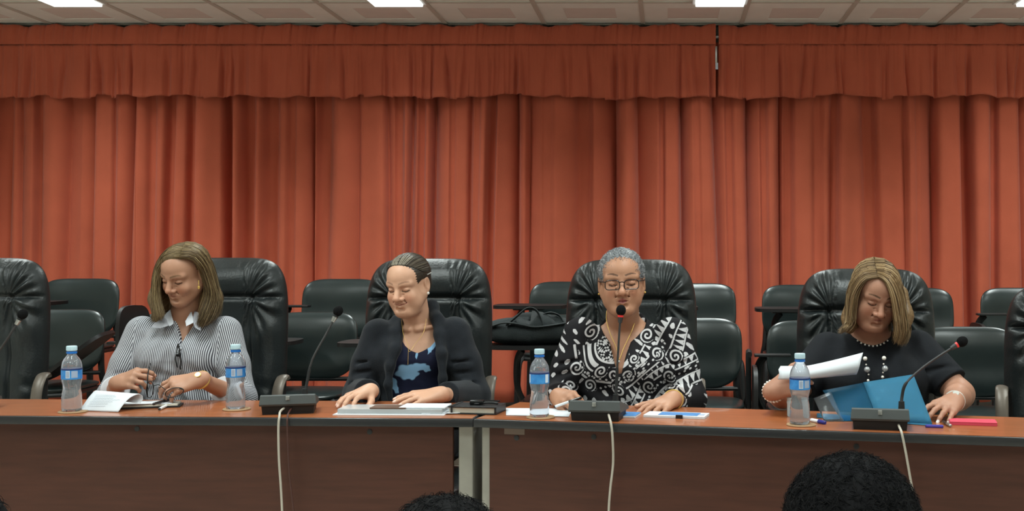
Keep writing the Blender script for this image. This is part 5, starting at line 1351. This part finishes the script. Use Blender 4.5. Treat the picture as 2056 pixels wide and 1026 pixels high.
def strands_each(name, polys, r, cols, root, rng, taper=True, m_='hair_strands'):
    P = np.array([[list(p) for p in pl] for pl in polys]); m, seg, _ = P.shape
    T = np.gradient(P, axis=1); T /= np.linalg.norm(T, axis=2, keepdims=True)+1e-9
    ref = rng.normal(0, 1, (m, 1, 3)); A = np.cross(T, ref); A /= np.linalg.norm(A, axis=2, keepdims=True)+1e-9; B = np.cross(A, T)
    rad = (r*rng.uniform(.7, 1.3, m))[:, None]*np.linspace(1, .25, seg)[None, :]; k = 3
    R = np.stack([P+(A*math.cos(2*PI*a/k)+B*math.sin(2*PI*a/k))*rad[:, :, None] for a in range(k)], 2)
    b = (np.arange(m)*seg*k)[:, None, None]+(np.arange(seg-1)*k)[None, :, None]+np.arange(k)[None, None, :]
    b2 = (np.arange(m)*seg*k)[:, None, None]+(np.arange(seg-1)*k)[None, :, None]+((np.arange(k)+1) % k)[None, None, :]
    me = np_mesh(name, R.reshape(-1, 3), np.stack([b, b2, b2+k, b+k], -1).reshape(-1, 4), m_)
    col = np.array([c[:3] for c in cols])[rng.integers(0, len(cols), m)]*rng.uniform(.8, 1.2, (m, 1)); set_col(me, np.repeat(col[:, None, :], seg*k, 1).reshape(-1, 3))
    return link(name, me, root)
def scalp(name, M, n, root, cols, off, length, w=1.0, r=.0011, up=.3, curl=.005, seg=7, sweep=(0, .5, 0), zmin=-.07, front=True, rng=RNG, m_='hair_strands'):
    G = []
    while len(G) < n:
        d = rng.normal(0, 1, 3); d /= np.linalg.norm(d)
        p = np.array([d[0]*(.0745*w+off), .016+d[1]*(.094+off), .032+d[2]*(.080+off)])
        if p[2] < zmin: continue
        if front:
            e = ((p[0])/.062)**2+((p[1]+.125)/.082)**2+((p[2]+.03)/.090)**2
            if e < 1.16 or (p[1] < .022 and p[2] < .012): continue
        t = rng.normal(0, 1, 3); t -= d*(t@d); t /= np.linalg.norm(t)+1e-9; sw = np.array(sweep, float); t = t*.7+sw-d*(sw@d); t /= np.linalg.norm(t); b = np.cross(d, t)
        ln = length*rng.uniform(.6, 1.25); ph = rng.uniform(0, 6.28)
        G.append([M @ Vector(p+t*ln*s+d*(up*ln*s*(1-.5*s)-.003)+(b*math.sin(s*5+ph)+.5*d*math.cos(s*5+ph))*curl*s**.5)-Vector(root.location) for s in np.linspace(0, 1, seg)])
    return strands_each(name, G, r, cols, root, rng, m_=m_)
scalp('hair_locks', M3, 5200, w3, HC3, .007, .024, w=1.02, r=.0010, up=.22, curl=.004, seg=5, sweep=(.25, .8, .1))
# her glasses
g3 = lambda x, y, z: M3 @ Vector((x, y, z))-Vector(w3.location)
GL = MB()
for s in (-1, 1):
    pts = []
    for t in np.linspace(0, 2*PI, 28, endpoint=False):
        c, sn = math.cos(t), math.sin(t); a = math.copysign(abs(c)**.6, c)*.0255; b = math.copysign(abs(sn)**.65, sn)*.0165
        pts.append(g3(s*.0335+a, -.1060+.010*((s*(s*.0335+a))/.06)**2*1.4, -.004+b-.1*abs(a)*(1 if b < 0 else 0)))
    GL.tube(pts, .0017, 6, closed=True)
gl = GL.build('glasses', 'pen_black', w3)
MB().tube(smoothpath([g3(-.009, -.106, .004), g3(0, -.109, .006), g3(.009, -.106, .004)], 5), .0018, 6).build('bridge', 'pen_black', gl)
for s in (-1, 1):
    MB().tube([g3(s*.058, -.094, .006), g3(s*.078, -.06, .006), g3(s*.083, .005, .004), g3(s*.080, .025, -.012)], .0018, 6).build('temple', 'pen_black', gl)
    q = MB(); R_ = []
    for t in np.linspace(0, 2*PI, 24, endpoint=False):
        c, sn = math.cos(t), math.sin(t); R_.append(g3(s*.0335+math.copysign(abs(c)**.6, c)*.0248, -.1060+.010*((s*(s*.0335+math.copysign(abs(c)**.6, c)*.0248))/.06)**2*1.4, -.004+math.copysign(abs(sn)**.65, sn)*.0160))
    q.add(R_+[p+Vector((0, .001, 0)) for p in R_], [tuple(range(24)), tuple(reversed(range(24, 48)))]+[(i, (i+1) % 24, 24+(i+1) % 24, 24+i) for i in range(24)]); q.build('lens', 'glass_clear', gl)
for s in (-1, 1): beads('earring', [M3 @ Vector((s*.083, .002, -.043))], .0042, 'gold', w3)
MB().tube(smoothpath(rel([at(1218, 624, 3.95), at(1218, 645, 3.915), at(1226, 672, 3.885), at(1238, 700, 3.872), at(1243, 722, 3.862), at(1252, 700, 3.872), at(1266, 670, 3.885), at(1275, 645, 3.92)], w3), 6), .0014, 6).build('necklace', 'gold', w3)
beads('pendant', [at(1242, 726, 3.855)], .0055, 'silver', w3)
fw = (wrB-elB).normalized(); ring_band('bracelet', lerp(elB, wrB, .97), fw, .033, .0022, 'gold', w3, tilt=.006)
ring_band('ring', lerp(wrB, t2[2], .70)+Vector((0, -.002, .006)), t2[2]-wrB, .0098, .0024, 'gold', w3)
legs(w3, cx, 4.0, wide=.11)
pen(at(1112, 817, 3.55), at(1168, 798, 3.52), 'black and white pen held by the grey-haired woman', 'pen_white', 'pen_black', r=.0042)

# ================================================================== blonde woman in black
cx = at(1750, 600, 3.82).x
w4 = thing('person', 'blonde woman in black dress with long bead necklace reading held-up papers', 'person', (cx, 3.82, 0), 0, 'women seated at the panel table')
P4 = dict(wide=1.03, full=.9, nose=1.08, age=.15, browk=.95, browup=.004)
M4 = head_frame(at(1757, 589, 3.72), 6, 25, 7, .95)
shA, shB = at(1662, 704, 3.83), at(1842, 700, 3.83)
elA, elB = at(1585, 800, 3.72), at(1928, 792, 3.70)
wrA, wrB = at(1552, 785, 3.47), at(1916, 806, 3.44)
rows4 = [(.46, cx, 3.85, .215, .165), (.60, cx, 3.85, .21, .16), (.74, cx, 3.84, .195, .145), (.84, cx, 3.82, .190, .140), (.90, cx, 3.83, .178, .115), (.94, cx, 3.835, .150, .095), (.975, cx, 3.84, .100, .075), (1.01, cx, 3.845, .060, .055)]
v = Vol((.28, 3.20, .58), (1.05, 4.02, 1.29), H)
v.stack([(z, x, y, a-.012, b-.012) for z, x, y, a, b in rows4], .02)
v.cone(M4 @ Vector((0, .02, -.055)), (cx, 3.82, .97), .058, .066, .02)
head_sdf(v, M4, P4)
for s_, e_, w_ in ((shA, elA, wrA), (shB, elB, wrB)): v.chain([s_, e_, lerp(e_, w_, .45), w_], [.052, .045, .041, .027], .02)
n1, t1 = hand_sdf(v, wrA, at(1592, 768, 3.43)-wrA, (-.20, -.85, .30), dict(curl=[[24, 40, 26], [28, 44, 26], [32, 46, 26], [36, 46, 26]], spread=3, thumb=1, tpose=(.55, .10, .3)), 1.0)
n2, t2 = hand_sdf(v, wrB, at(1886, 824, 3.345)-wrB, (.10, -.42, .90), dict(curl=[[8, 20, 12], [10, 20, 12], [12, 20, 12], [14, 20, 12]], spread=7, thumb=-1, tpose=(.55, .35, .2)), 1.0)
tone = srgb(172, 126, 104)
bd = finish(v, 'body', 'skin', w4, lambda me, V: set_col(me, skin_colors(V, M4, P4, tone, srgb(128, 64, 58), srgb(84, 62, 46), n1+n2, srgb(236, 228, 226))))
thin(bd, [(M4.translation, .155), (lerp(wrA, t1[1], .5), .125), (lerp(wrB, t2[1], .5), .125)], .42)
v = Vol((.28, 3.55, .48), (1.08, 4.06, 1.06), .005)
v.stack(rows4, .025, .004, wrinkle=lambda X, Y, Z: .004*np.sin(X*32+Z*30+2*np.sin(Z*22)))
for s in (-1, 1): v.ell(Matrix.Translation((cx+s*.085, 3.715, .835)), (0, 0, 0), (.082, .062, .070), .045)
for s_, e_, tq in ((shA, elA, .72), (shB, elB, .78)):
    q_ = lerp(s_, e_, tq); v.chain([s_, q_+(q_-s_).normalized()*.03], [.066, .064], .03); v.plane(q_, q_-s_, .11)
    v.cone(lerp(s_, e_, .35)+Vector((-.04, -.068, -.02)), lerp(s_, e_, .5)+Vector((.04, -.066, .03)), .005, .003, .018, True)
v.cut_poly([(p.x, p.z) for p in [at(*q, 3.73) for q in ((1700, 600), (1808, 600), (1806, 660), (1795, 678), (1775, 690), (1755, 695), (1735, 690), (1718, 678), (1706, 660))]], 3.55, 3.84)
finish(v, 'dress', 'black_dress', w4)
HC4 = [srgb(112, 88, 60), srgb(150, 122, 86), srgb(80, 61, 42), srgb(180, 154, 116), srgb(100, 78, 53)]
def ex4(v):
    v.chain([at(1716, 600, 3.79), at(1710, 640, 3.77), at(1706, 660, 3.74)], [.030, .030, .018], .03)
    v.chain([at(1806, 590, 3.76), at(1812, 635, 3.73), at(1808, 672, 3.70)], [.030, .032, .022], .03)
    v.chain([at(1757, 590, 3.82), at(1757, 650, 3.81)], [.06, .06], .03)
hair_cap(M4, P4, HC4, w4, [((-.012, -.118, -.032), (.060, .088, .096))], ex4, off=.003)
L4 = guides([[(1763, 558, -.092), (1740, 562, -.088), (1721, 588, -.074), (1713, 622, -.062), (1710, 650, -.06), (1698, 664, -.06)],
 [(1760, 548, -.078), (1732, 554, -.062), (1714, 586, -.045), (1708, 625, -.035), (1704, 652, -.04), (1690, 664, -.05)],
 [(1757, 537, -.05), (1728, 545, -.025), (1707, 582, 0), (1703, 625, .01), (1700, 654, 0), (1686, 666, -.01)],
 [(1755, 528, .0), (1728, 537, .035), (1706, 575, .06), (1701, 625, .06), (1703, 658, .05)],
 [(1757, 528, .04), (1742, 537, .09), (1722, 580, .115), (1716, 640, .10)]], 3.72)
R4 = guides([[(1764, 556, -.096), (1779, 566, -.112), (1790, 592, -.118), (1797, 628, -.104), (1800, 662, -.09), (1796, 684, -.08)],
 [(1762, 548, -.082), (1786, 557, -.090), (1802, 588, -.088), (1809, 628, -.078), (1812, 668, -.075), (1804, 690, -.07)],
 [(1759, 537, -.052), (1790, 546, -.045), (1810, 582, -.03), (1818, 628, -.025), (1822, 668, -.03), (1814, 690, -.04)],
 [(1757, 528, 0), (1790, 538, .03), (1811, 575, .045), (1819, 625, .04), (1825, 664, .03), (1818, 686, .01)],
 [(1757, 528, .04), (1778, 537, .09), (1799, 580, .115), (1805, 640, .10)]], 3.72)
for g in (L4, R4):
    for pl in g: pl[:] = rel(pl, w4)
strands('hair_locks', [L4, R4], 3000, .0009, HC4, w4, M4.translation-Vector(w4.location), RNG, jit=.0030, wav=.0006, shell=(M4, (0, .016, .032), (.0745*1.03+.006, .100, .086), np.array(w4.location)))
MB().tube(rel([at(1712, 618, 3.665), at(1713, 645, 3.66)], w4), .0018, 6).build('earring', 'silver', w4)
NK = [(1722, 684, 3.75), (1729, 689, 3.735), (1737, 692, 3.725), (1745, 694, 3.72), (1753, 695, 3.718), (1761, 694, 3.72), (1768, 692, 3.725), (1775, 689, 3.735), (1782, 684, 3.75)]
beads('short_necklace', [at(*q) for q in NK], .0038, 'silver', w4, 8)
dep = lambda y: 3.672 if y < 760 else 3.655
NL = [(1737, 720, .0075), (1739, 732, .003), (1744, 752, .003), (1743, 764, .0045), (1747, 778, .003), (1752, 800, .0065), (1763, 802, .0065), (1772, 785, .0045), (1771, 772, .003), (1772, 757, .005), (1773, 748, .003), (1774, 731, .003), (1775, 719, .0075)]
beads('bead_necklace', [at(x, y, dep(y)-.022) for x, y, r in NL], [r for x, y, r in NL], 'pearl', w4, 10)
for q_ in ((1741, 742), (1777, 740)): beads('crystal', [at(*q_, 3.645)], .0105, 'crystal', w4, 12)
MB().tube(smoothpath(rel([at(1728, 690, 3.71), at(1734, 708, 3.675)]+[at(x, y, dep(y)-.022) for x, y, r in NL]+[at(1779, 706, 3.675), at(1782, 690, 3.71)], w4), 4), .0009, 5).build('necklace_cord', 'pen_black', w4)
fw = (wrB-lerp(elB, wrB, .45)).normalized(); ring_band('watch_strap', wrB-fw*.008, fw, .0305, .0036, 'silver', w4, flat=(1, .6))
_n = Vector((0, -.55, .83)).normalized(); _R = _n.to_track_quat('Z', 'Y').to_matrix().to_4x4(); _R.translation = wrB-fw*.008+_n*.0300-Vector(w4.location)
MB().lathe([(0, 0), (.010, 0), (.0105, .003), (.009, .0045), (0, .0045)], 20, M=_R).build('watch_case', 'silver', w4)
ring_band('ring', lerp(wrB, t2[2], .66)+Vector((0, -.008, .008)), t2[2]-wrB, .0096, .0022, 'gold', w4)
beads('ring_stone', [lerp(wrB, t2[2], .66)+Vector((0, -.014, .016))], .0045, 'pearl', w4)
fa = (wrA-elA).normalized(); a_ = fa.orthogonal().normalized(); b_ = fa.cross(a_)
for kk in (0, 1): beads('pearl_bracelet', [wrA-fa*(.004+.010*kk)+(a_*math.cos(t)+b_*math.sin(t))*.0335 for t in np.linspace(0, 2*PI, 22, endpoint=False)], .0046, 'pearl', w4, 8)
legs(w4, cx, 3.86, wide=.12)
# papers held up and the translucent blue folder
mat('blue_plastic', srgb(84, 150, 184), .3, trans=.6, ior=1.05, spec=.5)
mat('blue_plastic_thin', srgb(90, 165, 205), .25, trans=.88, ior=1.04, spec=.5)
mat('clear_sleeve', (.95, .98, 1, 1), .08, trans=.97, ior=1.08, spec=.6)
ps = thing('paper_stack', 'bent stack of white papers held up by the blonde woman', 'papers', at(1640, 752, 3.43))
S0 = Vector(ps.location)
for k in range(4):
    V = []; nu, nv = 26, 8
    for j in range(nv):
        s = j/(nv-1)
        for i in range(nu):
            t = i/(nu-1); top = at(1563+166*t, 741-4*math.sin(t*PI*.9)*0-27*max(0, t-.30)**1.15/.66, 3.41+.02*t+.004*k); bot = at(1566+154*t, 762-10*max(0, t-.3)/.7, 3.40+.03*t+.004*k)
            p = top.lerp(bot, s); p += Vector((.004*k*(.5-s), -.012*math.sin(PI*s)*(.3+t), .0032*k*(1-s))); V.append(p-S0)
    o = MB().add(V, grid_mesh(V, nu, nv)).build('sheet', 'paper', ps, ang=3.2); o.modifiers.new('t', 'SOLIDIFY').thickness = .0008
fo = thing('plastic_folder', 'open translucent blue plastic folder leaning before the blonde woman', 'folder', gpt(1770, 847, .003))
S0 = Vector(fo.location)
def panel(q, nm, m, th=.0010, bow=.006):
    a, b, c, d = [Vector(p)-S0 for p in q]; V = []
    for j in range(8):
        for i in range(10):
            u, w = i/9, j/7; p = a.lerp(b, u).lerp(d.lerp(c, u), w); p.y -= bow*math.sin(PI*u)*math.sin(PI*w); V.append(p)
    o = MB().add(V, grid_mesh(V, 10, 8)).build(nm, m, fo, ang=3.2); o.modifiers.new('t', 'SOLIDIFY').thickness = th; return o
panel([gpt(1690, 845, .002), gpt(1764, 846, .002), at(1735, 768, 3.44), at(1652, 784, 3.46)], 'cover', 'blue_plastic_thin')
panel([gpt(1764, 846, .002), gpt(1872, 851, .002), at(1834, 752, 3.42), at(1733, 768, 3.44)], 'back_panel', 'blue_plastic')
panel([gpt(1655, 846, .002), gpt(1695, 846, .002), at(1668, 786, 3.43), at(1634, 800, 3.42)], 'clear_sleeve', 'clear_sleeve')
panel([gpt(1640, 838, .002), gpt(1872, 855, .001), gpt(1868, 845, .001), gpt(1640, 830, .002)], 'flap', 'blue_plastic', bow=0)

# ================================================================== audience heads in the foreground
def audience(px, topy, y, label, hw, seed, wide=1.0, glasses=False, yaw=180, shirt='grey_shirt', sc=1.0, n=9000):
    rg = np.random.default_rng(seed)
    zt = EYE-(topy-CY)/FOC*y; x = (px-CX)/FOC*y
    o = Vector((x, y, zt-.122*sc)); root = thing('person', label, 'person', (x, y, FLOOR), 0, 'audience members seated in front')
    M = head_frame(o, yaw, 4, 0, sc); P = dict(wide=wide)
    rows = [(zt-.75, x, y-.02, .18, .13), (zt-.60, x, y-.02, .175, .125), (zt-.45, x, y-.01, .185, .12), (zt-.36, x, y-.01, .18, .105), (zt-.31, x, y, .145, .085), (zt-.28, x, y, .09, .065), (zt-.26, x, y, .06, .055)]
    v = Vol((x-.24, y-.2, zt-.42), (x+.24, y+.2, zt+.02), .0048)
    v.stack([(a, b, c, d-.012, e-.012) for a, b, c, d, e in rows[3:]], .02); v.cone(M @ Vector((0, .02, -.05)), (x, y-.01, zt-.30), .056, .06, .02); head_sdf(v, M, P)
    finish(v, 'body', 'skin', root, lambda me, V: set_col(me, skin_colors(V, M, P, srgb(140, 96, 74), srgb(130, 70, 66), srgb(30, 24, 22))))
    v = Vol((x-.28, y-.22, zt-.80), (x+.28, y+.22, zt-.22), .012); v.stack(rows, .02)
    for s in (-1, 1): v.chain([(x+s*.175, y-.01, zt-.36), (x+s*.21, y+.01, zt-.60), (x+s*.16, y+.18, zt-.68)], [.062, .054, .045], .03)
    finish(v, 'shirt', shirt, root)
    HB = [srgb(18, 18, 20), srgb(26, 26, 28), srgb(12, 12, 13), srgb(36, 35, 36)]
    hair_cap(M, P, HB, root, [((0, -.125, -.030), (.064, .084, .092)), ((.082, -.012, -.034), (.026, .028, .042)), ((-.082, -.012, -.034), (.026, .028, .042)), ((0, -.03, -.10), (.09, .08, .06))], None, off=hw, groove=.0005, h=.0042, m='dark_short_hair')
    scalp('hair_strands', M, n, root, HB, hw, .020, w=wide, r=.0007, up=.55, curl=.003, seg=5, sweep=(0, .15, -.2), rng=rg, m_='dark_short_hair')
    if glasses:
        m2 = lambda a, b, c: M @ Vector((a, b, c))-Vector(root.location)
        G = MB()
        for s in (-1, 1):
            G.tube([m2(s*.062, -.098, .004), m2(s*.084, -.055, .004), m2(s*.086, .01, .002)], .0022, 6)
            G.tube([m2(s*.034+.026*math.cos(t), -.104, -.004+.018*math.sin(t)) for t in np.linspace(0, 2*PI, 20, endpoint=False)], .002, 6, closed=True)
        G.tube([m2(-.01, -.105, .004), m2(.01, -.105, .004)], .002, 6); G.build('glasses', 'pen_black', root)
    zf = FLOOR; q = Vol((x-.26, y-.20, zf-.01), (x+.26, y+.62, zf+.72), .016)
    q.ell(Matrix.Translation((x, y, zf+.54)), (0, 0, 0), (.18, .14, .12), .03)
    for s in (-1, 1):
        q.cone((x+s*.09, y, zf+.52), (x+s*.11, y+.40, zf+.50), .078, .058, .03); q.cone((x+s*.11, y+.40, zf+.48), (x+s*.11, y+.38, zf+.07), .055, .04, .02); q.cone((x+s*.11, y+.36, zf+.034), (x+s*.11, y+.50, zf+.030), .035, .028, .02)
    finish(q, 'trousers', 'trousers', root)
    c = thing('audience_chair', label.split(' with ')[0].replace('dark-haired listener', 'plain black chair under listener'), 'chair', (x, y-.05, FLOOR), PI, 'audience chairs out of frame')
    oo = link('seat', vseat, c); oo.location = (0, .02, .40); oo.rotation_euler = (PI/2, 0, 0)
    for l in vlegs: link('leg', l, c)
    return root
audience(1703, 917, 1.60, 'dark-haired listener in the right foreground with glasses', .014, 21, wide=1.08, glasses=True, yaw=192, n=6000)
audience(893, 997, 1.55, 'dark-haired listener at the bottom centre with only hair top showing', .012, 22, wide=1.05, n=3200)
audience(-120, 968, 1.50, 'dark-haired listener cut off at bottom left with hair edge showing', .013, 23, wide=1.05, n=1000)
